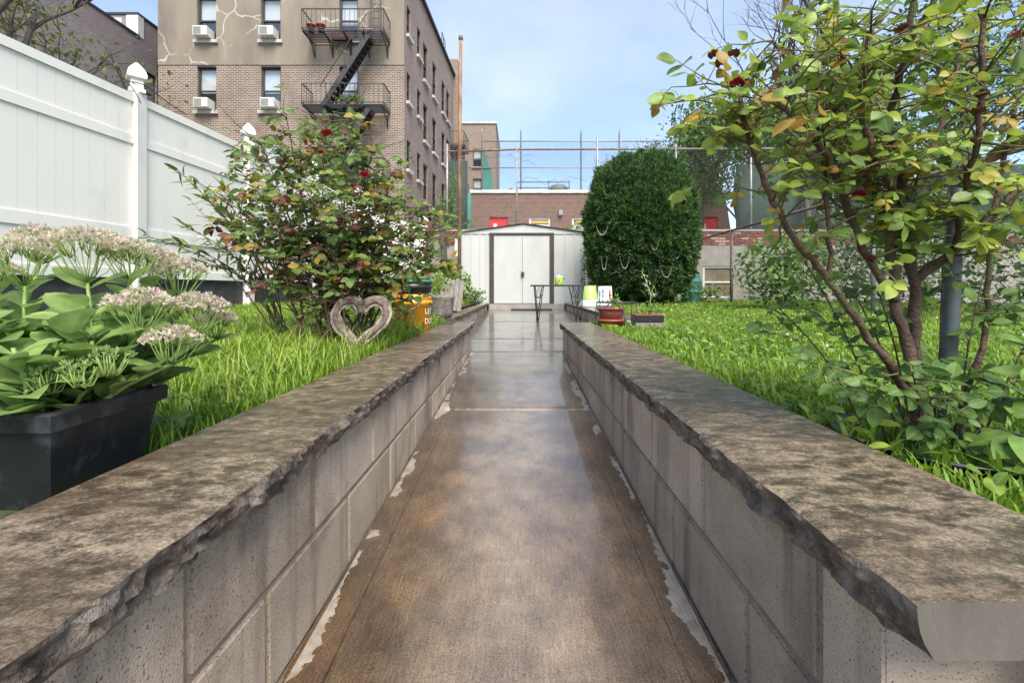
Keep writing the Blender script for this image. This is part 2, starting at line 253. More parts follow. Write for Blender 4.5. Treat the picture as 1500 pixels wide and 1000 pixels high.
    rg = mr(nz(2.1, (1.3, .5, 1), 9), .46, .54, .05, .17); rg = ma('ADD', ma('ADD', rg, ma('MULTIPLY', pl, .4)), ma('MULTIPLY', near, .09)); l.new(rg, b.inputs['Roughness']); b.inputs['Specular IOR Level'].default_value = .9; b.inputs['Coat Weight'].default_value = .6; b.inputs['Coat Roughness'].default_value = .1; b.inputs['IOR'].default_value = 1.55
    # broom lines along the path, smoother where the water film stands
    br = nz(175, (1, .09, 0), 3); film = mr(nz(2.1, (1.3, .5, 1), 9), .46, .54, .1, 1)
    side = mr(ma('ABSOLUTE', ma('ADD', s.outputs[0], .02), 0), .1, .3, .25, 1)
    gv = ma('ABSOLUTE', ma('SUBTRACT', e, .085), 0); gvv = ma('MULTIPLY', mr(gv, 0, .003, -.5, 0), ma('LESS_THAN', s.outputs[1], 4.4))
    gr = nz(260, (1, 1, 1), 2)
    h = ma('ADD', ma('ADD', ma('MULTIPLY', ma('MULTIPLY', br, film), side), ma('MULTIPLY', gr, .2)), gvv)
    rip = nz(42, (1.0, .6, 1), 3); h = ma('ADD', h, ma('MULTIPLY', ma('MULTIPLY', rip, side), .5))
    bn = n.new('ShaderNodeBump'); bn.inputs['Strength'].default_value = 1; bn.inputs['Distance'].default_value = .007; l.new(h, bn.inputs['Height']); l.new(bn.outputs[0], b.inputs['Normal'])
    return m
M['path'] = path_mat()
# ------------------------------------------------------------------ builders
def tag(o, label=None, cat=None, group=None, kind=None):
    for k, v in (('label', label), ('category', cat), ('group', group), ('kind', kind)):
        if v: o[k] = v
    return o
def thing(name, loc, label, cat, group=None):
    o = bpy.data.objects.new(name, None); o.location = loc; COL.objects.link(o); o.empty_display_size = .05
    return tag(o, label, cat, group)
def wloc(o):
    v = Vector(o.location)
    while o.parent: o = o.parent; v += Vector(o.location)
    return v
def link(name, me, parent=None, loc=(0, 0, 0), rot=None):
    o = bpy.data.objects.new(name, me); COL.objects.link(o); o.parent = parent; o.location = loc
    if rot is not None: o.rotation_euler = rot
    return o
class MB:
    """collects shapes in world coordinates; build() makes ONE mesh object below its parent"""
    def __init__(s): s.v = []; s.f = []; s.m = []; s.sm = []
    def add(s, vs, fs, smooth=False, mi=0):
        k = len(s.v); s.v += [tuple(q) for q in vs]; s.f += [tuple(i + k for i in q) for q in fs]; s.sm += [smooth] * len(fs); s.m += [mi] * len(fs); return s
    def box(s, x0, x1, y0, y1, z0, z1, mi=0):
        return s.add([(x0, y0, z0), (x1, y0, z0), (x1, y1, z0), (x0, y1, z0), (x0, y0, z1), (x1, y0, z1), (x1, y1, z1), (x0, y1, z1)],
                     [(3, 2, 1, 0), (4, 5, 6, 7), (0, 1, 5, 4), (1, 2, 6, 5), (2, 3, 7, 6), (3, 0, 4, 7)], False, mi)
    def bar(s, a, b, wx, wy=None, up=(0, 0, 1), mi=0):
        a, b = Vector(a), Vector(b); d = (b - a).normalized(); up = Vector(up)
        if abs(d.dot(up)) > .99: up = Vector((0, 1, 0))
        x = d.cross(up).normalized(); y = x.cross(d).normalized(); wy = wy or wx; x *= wx / 2; y *= wy / 2
        return s.add([a - x - y, a + x - y, a + x + y, a - x + y, b - x - y, b + x - y, b + x + y, b - x + y],
                     [(0, 1, 2, 3), (7, 6, 5, 4), (0, 4, 5, 1), (1, 5, 6, 2), (2, 6, 7, 3), (3, 7, 4, 0)], False, mi)
    def tube(s, pts, rad, n=6, smooth=True, mi=0):
        pts = [Vector(p) for p in pts]; rad = rad if isinstance(rad, (list, tuple)) else [rad] * len(pts); k = len(s.v); vs = []; x = None
        for i, p in enumerate(pts):
            d = (pts[min(i + 1, len(pts) - 1)] - pts[max(i - 1, 0)])
            d = d.normalized() if d.length > 1e-9 else Vector((0, 0, 1))
            if x is None: x = d.cross(Vector((.31, .2, .93)) if abs(d.z) < .9 else Vector((1, .1, 0))).normalized()
            else: x = (x - d * x.dot(d)).normalized()
            y = d.cross(x)
            for j in range(n):
                a = 2 * math.pi * j / n; vs.append(p + (x * math.cos(a) + y * math.sin(a)) * rad[i])
        fs = [(i * n + j, i * n + (j + 1) % n, (i + 1) * n + (j + 1) % n, (i + 1) * n + j) for i in range(len(pts) - 1) for j in range(n)]
        fs += [tuple(range(n - 1, -1, -1)), tuple(range((len(pts) - 1) * n, len(pts) * n))]
        return s.add(vs, fs, smooth, mi)
    def lathe(s, c, prof, n=28, smooth=True, mi=0, jit=0, sx=1, sy=1):
        c = Vector(c); vs = []
        for r, z in prof:
            for j in range(n):
                a = 2 * math.pi * j / n; q = r * (1 + jit * (mnoise.noise(Vector((math.cos(a) * 3, math.sin(a) * 3, z * 25))))) if jit else r
                vs.append(c + Vector((q * math.cos(a) * sx, q * math.sin(a) * sy, z)))
        fs = [(i * n + j, i * n + (j + 1) % n, (i + 1) * n + (j + 1) % n, (i + 1) * n + j) for i in range(len(prof) - 1) for j in range(n)]
        if prof[0][0] > 0: fs.append(tuple(range(n - 1, -1, -1)))
        if prof[-1][0] > 0: fs.append(tuple(range((len(prof) - 1) * n, len(prof) * n)))
        return s.add(vs, fs, smooth, mi)
    def build(s, name, m, parent=None, loc=None, bevel=0):
        o0 = wloc(parent) if parent else Vector(loc or (0, 0, 0))
        me = bpy.data.meshes.new(name); me.from_pydata([(v[0] - o0.x, v[1] - o0.y, v[2] - o0.z) for v in s.v], [], s.f)
        for mm in (m if isinstance(m, (list, tuple)) else [m]): me.materials.append(mm)
        me.polygons.foreach_set('use_smooth', s.sm); me.polygons.foreach_set('material_index', s.m)
        if bevel:
            b = bmesh.new(); b.from_mesh(me); bmesh.ops.bevel(b, geom=b.edges[:], offset=bevel, segments=2, affect='EDGES'); b.to_mesh(me); b.free()
        me.update()
        return link(name, me, parent, (0, 0, 0) if parent else o0)
def box_mesh(name, sx, sy, sz, m, bevel=.004, jitter=0):
    b = bmesh.new(); bmesh.ops.create_cube(b, size=1)
    for v in b.verts: v.co = Vector((v.co.x * sx, v.co.y * sy, v.co.z * sz)) + Vector([random.uniform(-jitter, jitter) for _ in range(3)])
    if bevel: bmesh.ops.bevel(b, geom=b.edges[:], offset=bevel, segments=2, affect='EDGES')
    me = bpy.data.meshes.new(name); b.to_mesh(me); b.free(); me.materials.append(m); return me
def np_mesh(name, V, Fc, m, tint=None, parent=None, smooth=True, mid=None):
    """V (n,3) world coordinates, Fc (k,3|4) ints, tint per vertex"""
    o0 = np.array(wloc(parent)) if parent else np.zeros(3)
    me = bpy.data.meshes.new(name); nv = len(V); k = Fc.shape[1]; me.vertices.add(nv); me.vertices.foreach_set('co', (V - o0).astype(np.float32).ravel())
    me.loops.add(Fc.size); me.loops.foreach_set('vertex_index', Fc.astype(np.int32).ravel()); me.polygons.add(len(Fc))
    me.polygons.foreach_set('loop_start', np.arange(0, Fc.size, k, dtype=np.int32)); me.polygons.foreach_set('use_smooth', np.full(len(Fc), smooth))
    if tint is not None:
        a = me.attributes.new('tint', 'FLOAT', 'POINT'); a.data.foreach_set('value', tint.astype(np.float32))
    if mid is not None:
        a = me.attributes.new('mid', 'FLOAT', 'POINT'); a.data.foreach_set('value', mid.astype(np.float32))
    me.materials.append(m); me.update(calc_edges=True); return link(name, me, parent)
# leaf templates: along +Y, normal +Z, unit length
def leaf_tpl(wd=.55, rows=5, peak=.5, fold=.12, curl=.15, tip=1.0):
    V = []; Fq = []
    for i in range(rows + 1):
        t = i / rows; hw = wd / 2 * (math.sin(math.pi * min(1, t ** (math.log(.5) / math.log(peak)))) ** .8 if 0 < t < 1 else 0.02)
        z = -curl * t * t
        V += [(-hw, t, z + fold * hw * 2), (0, t, z), (hw, t, z + fold * hw * 2)]
    for i in range(rows):
        a = i * 3; Fq += [(a, a + 1, a + 4), (a, a + 4, a + 3), (a + 1, a + 2, a + 5), (a + 1, a + 5, a + 4)]
    return np.array(V), np.array(Fq)
def frames(D, N):
    D = D / np.linalg.norm(D, axis=1, keepdims=True); X = np.cross(D, N); X /= np.linalg.norm(X, axis=1, keepdims=True) + 1e-9; Z = np.cross(X, D)
    return np.stack([X, D, Z], axis=2)       # columns
def scatter(name, tpl, pos, D, N, size, tint, m, parent, n_obj=0, piece='leaf', mass=None):
    """leaves as pieces: the n_obj that show largest as objects of their own, the rest as one part"""
    pos = np.asarray(pos, float); D = np.asarray(D, float); N = np.asarray(N, float); size = np.asarray(size, float); tint = np.asarray(tint, float)
    tv, tf = tpl; Fm = frames(D, N); app = size / np.maximum(np.linalg.norm(pos, axis=1), .1)
    inview = (np.abs(pos[:, 0] / pos[:, 1] + .0) < 1.2) & (pos[:, 2] / pos[:, 1] < .66); app = np.where(inview, app, app * .01)
    midv = (np.arange(len(tv)) % 3 == 1).astype(np.float32)
    order = np.argsort(-app); top, rest = order[:n_obj], order[n_obj:]
    if n_obj:
        var = []
        for q in range(8):
            me = bpy.data.meshes.new(piece); jv = tv.copy(); jv[:, 2] += .05 * np.sin(tv[:, 1] * 5 + q) * (q % 3 - 1); jv[:, 0] *= 1 + .12 * math.sin(q * 2.1)
            me.from_pydata(jv.tolist(), [], tf.tolist()); me.materials.append(m); me.polygons.foreach_set('use_smooth', [True] * len(tf))
            me.attributes.new('tint', 'FLOAT', 'POINT'); me.attributes.new('mid', 'FLOAT', 'POINT'); me.attributes['mid'].data.foreach_set('value', midv); var.append((me, 0))
        qs = np.quantile(tint, (np.arange(8) + .5) / 8)
        for (me, a), t in zip(var, qs): me.attributes['tint'].data.foreach_set('value', np.full(len(tv), t, np.float32))
        o0 = np.array(wloc(parent))
        for i in top:
            o = bpy.data.objects.new(piece, var[int(np.argmin(np.abs(qs - tint[i])))][0]); COL.objects.link(o); o.parent = parent
            mm = Matrix(Fm[i].tolist()).to_4x4() @ Matrix.Diagonal((size[i], size[i], size[i], 1)); mm.translation = Vector(pos[i] - o0); o.matrix_local = mm
    if len(rest):
        V = np.einsum('kij,nj->kni', Fm[rest] * size[rest, None, None], tv) + pos[rest][:, None, :]; k, n_ = V.shape[:2]
        Fc = (tf[None] + (np.arange(k) * n_)[:, None, None]).reshape(-1, 3)
        o = np_mesh(mass or name, V.reshape(-1, 3), Fc, m, np.repeat(tint[rest], n_), parent, mid=np.tile(midv, k) if n_ > 12 else None)
        o['kind'] = 'stuff'
def rv(n): 
    v = rng.normal(size=(n, 3)); return v / np.linalg.norm(v, axis=1, keepdims=True)
# plane with rectangular holes: origin o, axes u (horizontal) and z; normal away from the inside
def holed(mb, o, u, width, z0, z1, holes, depth=.18, nrm=None, mi=0):
    o = Vector(o); u = Vector(u).normalized(); n = Vector(nrm)
    us = sorted({0, width, *[h[0] for h in holes], *[h[1] for h in holes]}); zs = sorted({z0, z1, *[h[2] for h in holes], *[h[3] for h in holes]})
    p = lambda a, z, k=0: (o + u * a - n * k)[:2] + (z,) if False else (o.x + u.x * a - n.x * k, o.y + u.y * a - n.y * k, z)
    for a, b in zip(us, us[1:]):
        for c, d in zip(zs, zs[1:]):
            ma, mz = (a + b) / 2, (c + d) / 2
            if any(h[0] < ma < h[1] and h[2] < mz < h[3] for h in holes): continue
            mb.add([p(a, c), p(b, c), p(b, d), p(a, d)], [(0, 1, 2, 3)], mi=mi)
    for a, b, c, d in holes:
        q = [p(a, c), p(b, c), p(b, d), p(a, d), p(a, c, depth), p(b, c, depth), p(b, d, depth), p(a, d, depth)]
        mb.add(q, [(0, 4, 5, 1), (1, 5, 6, 2), (2, 6, 7, 3), (3, 7, 4, 0)], mi=mi)
# ------------------------------------------------------------------ the ground
CAPZ = -.307; WL, WR = -.467, .423
def pz(d): return -(.805 - .048 * d) if d < 4.4 else -(.594 - .019 * (d - 4.4))
def lz(d): return -.375 + .017 * min(max(d, 0), 6)
def lzr(d): return -.375 + .004 * min(max(d, 0), 10)
def sheet(name, x0, x1, ys, zf, m, nx=1, kind='structure'):
    mb = MB(); xs = [x0 + (x1 - x0) * i / nx for i in range(nx + 1)]
    vs = [(x, y, zf(y)) for y in ys for x in xs]; k = nx + 1
    mb.add(vs, [(j * k + i, j * k + i + 1, (j + 1) * k + i + 1, (j + 1) * k + i) for j in range(len(ys) - 1) for i in range(nx)])
    return tag(mb.build(name, m), kind=kind)
ysl = [-40, -3, 0, 1, 2, 3, 4, 5, 6, 9, 12.42]
sheet('lawn', -60, -.60, [y for y in ysl if y <= 4.4] + [4.47], lz, M['lawn'])
sheet('lawn', .58, 60, [y for y in ysl if y <= 4.4] + [4.47], lzr, M['lawn'])
sheet('lawn', -60, -.90, [4.47, 5, 6, 9, 12.42], lz, M['lawn'])
sheet('lawn', 1.30, 60, [4.47, 5, 6, 9, 12.42], lzr, M['lawn'])
sheet('schoolyard_ground', -200, 200, [12.7, 25, 60, 1500], lambda y: 1.45 if y < 20 else 1.9, M['concrete'])
pathroot = tag(MB().box(-1.0, 1.4, -40, 12.3, -1.25, -.95).build('path', M['concrete']), kind='structure')
for y0, y1, xa, xb in ((-3.5, -.8, WL, WR), (-.8, .9, WL, WR), (.9, 2.62, WL, WR), (2.62, 4.4, WL, WR), (4.4, 5.39, -.74, 1.14), (5.39, 7.68, -.74, 1.14), (7.68, 11.3, -.74, 1.14)):
    if y0 < 0: xa, xb = WL + .002, WR - .002
    g = .008 if y0 != -.8 and y0 != .9 else .0
    a, b = y0 + g, y1 - (.008 if y1 != .9 else 0)
    mb = MB(); n = 12; vs = []
    ys_ = [(a, .016), (a + .01, .007), (a + .028, 0)] + [(a + .028 + (b - a - .056) * i / 6, 0) for i in range(1, 6)] + [(b - .028, 0), (b - .01, .007), (b, .016)]; n = len(ys_) - 1
    for y, e in ys_:
        if (y < a + .5 and not g) or (y > b - .5 and y1 == .9): e = 0
        vs += [(xa + .003, y, pz(y) - e), (xb - .003, y, pz(y) - e)]
    fs = [(2 * i, 2 * i + 1, 2 * i + 3, 2 * i + 2) for i in range(n)]
    k = len(vs); vs += [(xa + .003, a, pz(a) - .12), (xb - .003, a, pz(a) - .12), (xa + .003, b, pz(b) - .12), (xb - .003, b, pz(b) - .12)]
    fs += [(0, k, k + 1, 1), (2 * n, 2 * n + 1, k + 3, k + 2)]
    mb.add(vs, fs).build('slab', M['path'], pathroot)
mb = MB().box(-.73, 1.13, 11.18, 11.42, -.75, -.345); mb.build('threshold', M['concrete'], pathroot, bevel=.01)
# ------------------------------------------------------------------ block walls with chiselled cap stones
def cap_stone(parent, x_in, x_out, y0, y1, seed, t=.055, step=.012, amp=.012, ends=True):
    """slab whose inner edge (x_in) is rock-faced"""
    s = 1 if x_in > x_out else -1       # inner side direction
    n = max(8, int((y1 - y0) / step)); prof = [0, .12, .3, .5, .7, .88, 1]; V = []; Fc = []; mi = []
    for i in range(n + 1):
        y = y0 + (y1 - y0) * i / n; row = []
        top_w = .005 * mnoise.noise(Vector((y * 9, seed, 0))) + .004 * mnoise.noise(Vector((y * 40, seed, 3)))
        row.append((x_out, y, CAPZ)); ed = min(1, (y - y0) / .05, (y1 - y) / .05)
        row.append((x_in - s * .012 + s * top_w, y, CAPZ)); row.append((x_in + s * top_w, y, CAPZ - .003))
        tb = t + ed * .007 * mnoise.noise(Vector((y * 7, seed, 9)))
        for q in prof[1:]:
            nn = mnoise.noise(Vector((y * 13, q * 2.2, seed))) + .6 * mnoise.noise(Vector((y * 37, q * 5, seed + 5))) + .7 * mnoise.noise(Vector((y * 90, q * 11, seed + 8)))
            # stepped flakes
            nn = .6 * nn + .5 * (round(nn * 2) / 2)
            row.append((x_in + s * (top_w + amp * (.25 + .75 * ed) * nn * math.sin(min(1, q * 3) * 1.57) - .016 * q * q), y + ed * .004 * mnoise.noise(Vector((y * 50, q * 9, 2))), CAPZ - .003 - tb * q))
        row.append((x_out, y, CAPZ - t)); V += row
    k = len(row)
    for i in range(n):
        for j in range(k - 1):
            a = i * k + j; Fc.append((a, a + k, a + k + 1, a + 1) if s < 0 else (a, a + 1, a + k + 1, a + k)); mi.append(0 if j < 2 else 1)
        a = i * k; Fc.append((a, a + k - 1, a + 2 * k - 1, a + k)); mi.append(1)
    Fc += [tuple(range(k)), tuple(range(n * k + k - 1, n * k - 1, -1))]; mi += [2, 2]
    o0 = wloc(parent); me = bpy.data.meshes.new('cap_stone'); me.from_pydata([(v[0] - o0.x, v[1] - o0.y, v[2] - o0.z) for v in V], [], Fc)
    for m in (M['cap'], M['chisel'], M['sawn']): me.materials.append(m)
    me.polygons.foreach_set('material_index', mi); me.update(); link('cap_stone', me, parent)
BLK = box_mesh('block', .19, .396, .192, M['block'], .005); 
def block_wall(xf, side, y0, y1, label, x_in, x_out, caps, courses=3, off=0.0, zt=CAPZ - .055):
    """xf: face towards the path; side=-1 wall body to the left, +1 to the right"""
    t = thing('garden_wall', (xf + side * .095, (y0 + y1) / 2, -.9), label, 'wall')
    core = MB().box(min(xf + side * .006, xf + side * .19), max(xf + side * .006, xf + side * .19), y0 + .004, y1 - .004, -1.1, zt - .001); core.build('mortar', M['mortar'], t)
    o0 = wloc(t)
    for c in range(courses):
        zc = zt - .098 - c * .203; y = y0 - ((off + .203 * (c % 2)) % .406)
        while y < y1 - .02:
            a, b = max(y, y0), min(y + .396, y1)
            if b - a > .03:
                o = link('block', BLK, t, Vector((xf + side * .095 + random.uniform(-.0012, .0012), (a + b) / 2, zc)) - o0); o.scale = (1, (b - a) / .396, 1)
            y += .406
    for i, (a, b) in enumerate(caps): cap_stone(t, x_in, x_out, a + .003, b - .003, i * 7.3 + side * 3 + y0)
    return t
# block joints measured on the photo: left upper joints at y = .65 + .406 k ; right at 1.05 + .406 k
block_wall(WL, -1, .30, 4.44, 'long grey block wall with mottled cap on planter side of path', -.423, -.695, [(.30, 2.35), (2.35, 4.46)], off=.056)
block_wall(WR, 1, .53, 4.34, 'long grey block wall with mottled cap beside the potted rose tree', .390, .690, [(.445, 2.18), (2.18, 4.35)], off=.292)
block_wall(-.77, -1, 4.47, 11.15, 'low block kerb wall leading to shed door beside the stone planter', -.73, -.99, [(4.475, 6.7), (6.7, 8.9), (8.9, 11.15)], courses=2)
block_wall(1.17, 1, 5.7, 11.15, 'low block kerb wall leading to shed under the upturned buckets', 1.13, 1.42, [(5.7, 8.4), (8.4, 11.15)], courses=2)
# ------------------------------------------------------------------ white vinyl fence
def white_fence():
    t = thing('vinyl_fence', (-4.4, 5.2, lz(5)), 'tall white vinyl privacy fence with pointed post caps on black base', 'fence')
    def pt(k): return Vector((-4.37 + .192 * k, 5.21 + 1.82 * k, 0))
    posts = [pt(-2), pt(-1), pt(0), pt(1), pt(2), Vector((-3.62, 10.3, 0)), Vector((-2.5, 12.0, 0))]
    ztop, zbot = [2.22, 2.22, 2.22, 2.20, 2.13, 1.95, 1.62], .15
    for i, p in enumerate(posts):
        zt = ztop[i]; mb = MB().box(p.x - .065, p.x + .065, p.y - .065, p.y + .065, -.35, zt + .03); po = mb.build('post', M['vinyl'], t)
        prof = [(.085, zt + .03), (.085, zt + .06), (.068, zt + .075), (.062, zt + .17), (.098, zt + .19), (.102, zt + .225), (.085, zt + .28), (.045, zt + .335), (.012, zt + .375), (0, zt + .38)]
        MB().lathe((p.x, p.y, 0), [(r * 1.25, z) for r, z in prof], n=4, smooth=False).build('post_cap', M['vinyl'], po).rotation_euler = (0, 0, 0)
    for a, b, za, zb in zip(posts, posts[1:], ztop, ztop[1:]):
        u = (b - a).normalized(); nrm = Vector((u.y, -u.x, 0)); L = (b - a).length - .13; s = a + u * .065; dz = (zb - za)
        def rail(z, h, th):
            q0 = s + Vector((0, 0, z)); q1 = s + u * L + Vector((0, 0, z + dz * (1 if z > 1 else 0))); MB().bar(q0, q1, th, h).build('rail', M['vinyl'], t)
        rail(2.17 - (2.22 - za), .09, .07); rail(1.70 - (2.22 - za), .10, .06); rail(.65, .12, .06); rail(.19, .1, .06)
        nb = 11
        for z0, z1, gr in ((.24, .59, 0), (.71, 1.65, 1), (1.75, 2.125, 1)):
            z1a = z1 - (2.22 - za) * gr if z1 > 1 else z1; z0a = z0 - (2.22 - za) * gr if z0 > 1 else z0
            for i in range(nb):
                c0 = s + u * (L * i / nb + .0013); c1 = s + u * (L * (i + 1) / nb - .0013); dd = dz * (i + .5) / nb; th = .014
                vs = [c0 + nrm * th, c1 + nrm * th, c1 - nrm * th, c0 - nrm * th]
                e0 = dd if z0 > 1 else 0; e1 = dd if z1 > 1 else 0
                V = [(v.x, v.y, z0a + e0) for v in vs] + [(v.x, v.y, z1a + e1) for v in vs]
                MB().add(V, [(0, 1, 5, 4), (1, 2, 6, 5), (2, 3, 7, 6), (3, 0, 4, 7)]).build('picket', M['vinyl'], t)
            c0 = s + u * .01; c1 = s + u * (L - .01); th = .008     # backing so that the tongue joints stay closed
            V = [(q.x + nrm.x * k, q.y + nrm.y * k, z) for z in (z0a - .02, z1a + min(dz, 0)) for q, k in ((c0, th), (c1, th), (c1, -th), (c0, -th))]
            MB().add(V, [(0, 1, 5, 4), (2, 3, 7, 6)]).build('joint_backing', M['vinyl'], t)
        # black gravel board under the fence
        mb = MB(); q0 = a - nrm * .0; mb.bar(a + Vector((0, 0, -.13)) - nrm * .06, b + Vector((0, 0, -.13)) - nrm * .06, .06, .52); mb.build('base_board', M['black_wall'], t)
white_fence()
# ------------------------------------------------------------------ apartment building with fire escape
def window(parent, o, u, nrm, w_, z0, z1, inset=.12, frame='frame_dark', blind=.55, arch=True, sill=True):
    """sash window in a hole whose lower left corner is at o; u along the wall"""
    o = Vector(o); u = Vector(u); n = Vector(nrm); h = z1 - z0; base = o - n * inset
    def q(a, z, k=0): return base + u * a + n * k + Vector((0, 0, z - o.z))
    f = MB(); tw = .07
    for a0, a1 in ((q(tw / 2, z0), q(tw / 2, z1)), (q(w_ - tw / 2, z0), q(w_ - tw / 2, z1)), (q(tw, z0 + tw / 2), q(w_ - tw, z0 + tw / 2)), (q(tw, z1 - tw / 2), q(w_ - tw, z1 - tw / 2)), (q(tw, z0 + h * .47), q(w_ - tw, z0 + h * .47))):
        f.bar(a0, a1, tw if abs((a1 - a0).z) > .1 else .06, .06 if abs((a1 - a0).z) > .1 else tw, up=n)
    wf = f.build('window', M[frame], parent)
    for a, b in ((z0 + tw, z0 + h * .47), (z0 + h * .47, z1 - tw)):
        mb = MB(); mb.add([q(tw, a, -.02), q(w_ - tw, a, -.02), q(w_ - tw, b, -.02), q(tw, b, -.02)], [(0, 1, 2, 3)]); mb.build('pane', M['glass'], wf)
    zb = z1 - h * blind
    mb = MB(); mb.add([q(.02, zb, -.10), q(w_ - .02, zb, -.10), q(w_ - .02, z1, -.10), q(.02, z1, -.10)], [(0, 1, 2, 3)]); mb.build('blind', M['blind'], wf)
    mb = MB(); mb.add([q(0, z0, -.35), q(w_, z0, -.35), q(w_, z1, -.35), q(0, z1, -.35), q(0, z0, -.04), q(w_, z0, -.04), q(w_, z1, -.04), q(0, z1, -.04)], [(0, 1, 2, 3), (0, 4, 5, 1), (1, 5, 6, 2), (2, 6, 7, 3), (3, 7, 4, 0)]); mb.build('room', M['room'], wf)
    if sill: MB().bar(o - u * .1 + Vector((0, 0, -.07)) + n * .02, o + u * (w_ + .1) + Vector((0, 0, -.07)) + n * .02, .22, .13, up=(0, 0, 1)).build('sill', M['stone_white'], wf)
    return wf
BD = 19.4; BX0, BX1 = -15.35, -4.87
ap = thing('apartment_building', (-10, BD, 0), 'brown brick apartment block with stucco top storey and fire escapes', 'building')
WN = [(303, .82), (397, .84), (511, .80)]; rows = [(7.62, 9.5), (10.62, 12.5), (4.62, 6.5), (1.62, 3.5)]
holes = []
for c, ww in WN:
    x = (c - VX) / F * BD
    for z0, z1 in rows: holes.append((x - ww / 2 - BX0, x + ww / 2 - BX0, z0, z1))
STZ = 9.58
mb = MB(); holed(mb, (BX0, BD, 0), (1, 0, 0), BX1 - BX0, -.4, STZ, [h for h in holes if h[3] < STZ], nrm=(0, -1, 0)); mb.build('brick_wall', M['brick'], ap)
mb = MB(); holed(mb, (BX0, BD - .025, 0), (1, 0, 0), BX1 - BX0 + .01, STZ, 14.1, [h for h in holes if h[3] > STZ], nrm=(0, -1, 0)); mb.add([(BX0, BD - .025, STZ), (BX1 + .01, BD - .025, STZ), (BX1 + .01, BD + .0, STZ), (BX0, BD, STZ)], [(0, 1, 2, 3)]); mb.build('stucco_wall', M['stucco'], ap)
for h in holes: window(ap, (BX0 + h[0], BD, h[2]), (1, 0, 0), (0, -1, 0), h[1] - h[0], h[2], h[3], blind=random.choice((.5, .55, .6, .95)))
# dark arched lintels over the lower windows, stone band
for h in holes:
    if h[3] < STZ:
        a = [(BX0 + h[0] - .03 + (h[1] - h[0] + .06) * i / 8, h[3] + .11 * math.sin(math.pi * i / 8)) for i in range(9)]
        mb = MB(); mb.add([(x, BD - .012, z) for x, z in a] + [(x, BD - .012, h[3] - .01) for x, z in a], [(i, i + 9, i + 10, i + 1) for i in range(8)])
        mb.build('lintel', M['frame_dark'], ap)
# receding side wall
sd = Vector((.0547, 1, 0)).normalized(); sn = Vector((sd.y, -sd.x, 0)); SL = 11.6
so = Vector((BX1, BD, 0)); sh = []
for d, ww, zs in ((20.05, .55, ((11.1, 12.4), (8.2, 9.5), (5.26, 6.55))), (21.7, .6, ((11.06, 12.4), (8.2, 9.5), (5.2, 6.5))), (22.9, .85, ((10.4, 12.3), (7.4, 9.3), (4.4, 6.3), (1.5, 3.4))), (24.8, .9, ((10.4, 12.3), (7.4, 9.3), (4.4, 6.3), (1.5, 3.4))), (27.0, .9, ((10.4, 12.3), (7.4, 9.3), (4.4, 6.3))), (28.3, .9, ((10.4, 12.3), (7.4, 9.3), (4.4, 6.3)))):
    a = (d - BD) / sd.y
    for z0, z1 in zs: sh.append((a - ww / 2, a + ww / 2, z0, z1))
mb = MB(); holed(mb, so, sd, SL, -.4, 14.1, sh, nrm=sn); mb.build('side_wall', M['brick_side'], ap)
for a, b, z0, z1 in sh: window(ap, so + sd * a + Vector((0, 0, z0)), sd, sn, b - a, z0, z1, inset=.1, blind=random.choice((.3, .5, .6)))
e = so + sd * SL
mb = MB(); mb.add([(BX0, BD, 14.1), (BX1, BD, 14.1), (e.x, e.y, 14.1), (BX0, e.y, 14.1), (BX0, BD, -.4), (BX0, e.y, -.4), (e.x, e.y, -.4)], [(0, 1, 2, 3), (0, 3, 5, 4), (2, 6, 5, 3)]); mb.build('roof', M['tarpaper'], ap)
MB().bar(so + Vector((0, 0, 14.15)), e + Vector((0, 0, 14.15)), .3, .12).build('parapet_coping', M['frame_dark'], ap)
# roof bulkhead with rail at the far end of the side wall
mb = MB().box(e.x - 1.4, e.x + .25, e.y - 1.0, e.y + .9, 8.5, 15.2); mb.build('bulkhead', M['brick_far'], ap)
mb = MB()
for q in (0, .6, 1.2): mb.tube([(e.x - .3, e.y - 4 + q, 14.1), (e.x - .3, e.y - 4 + q, 15.3)], .025, 4)
mb.tube([(e.x - .3, e.y - 4, 15.3), (e.x - .3, e.y - 2.8, 15.3)], .025, 4); mb.build('roof_rail', M['iron'], ap)

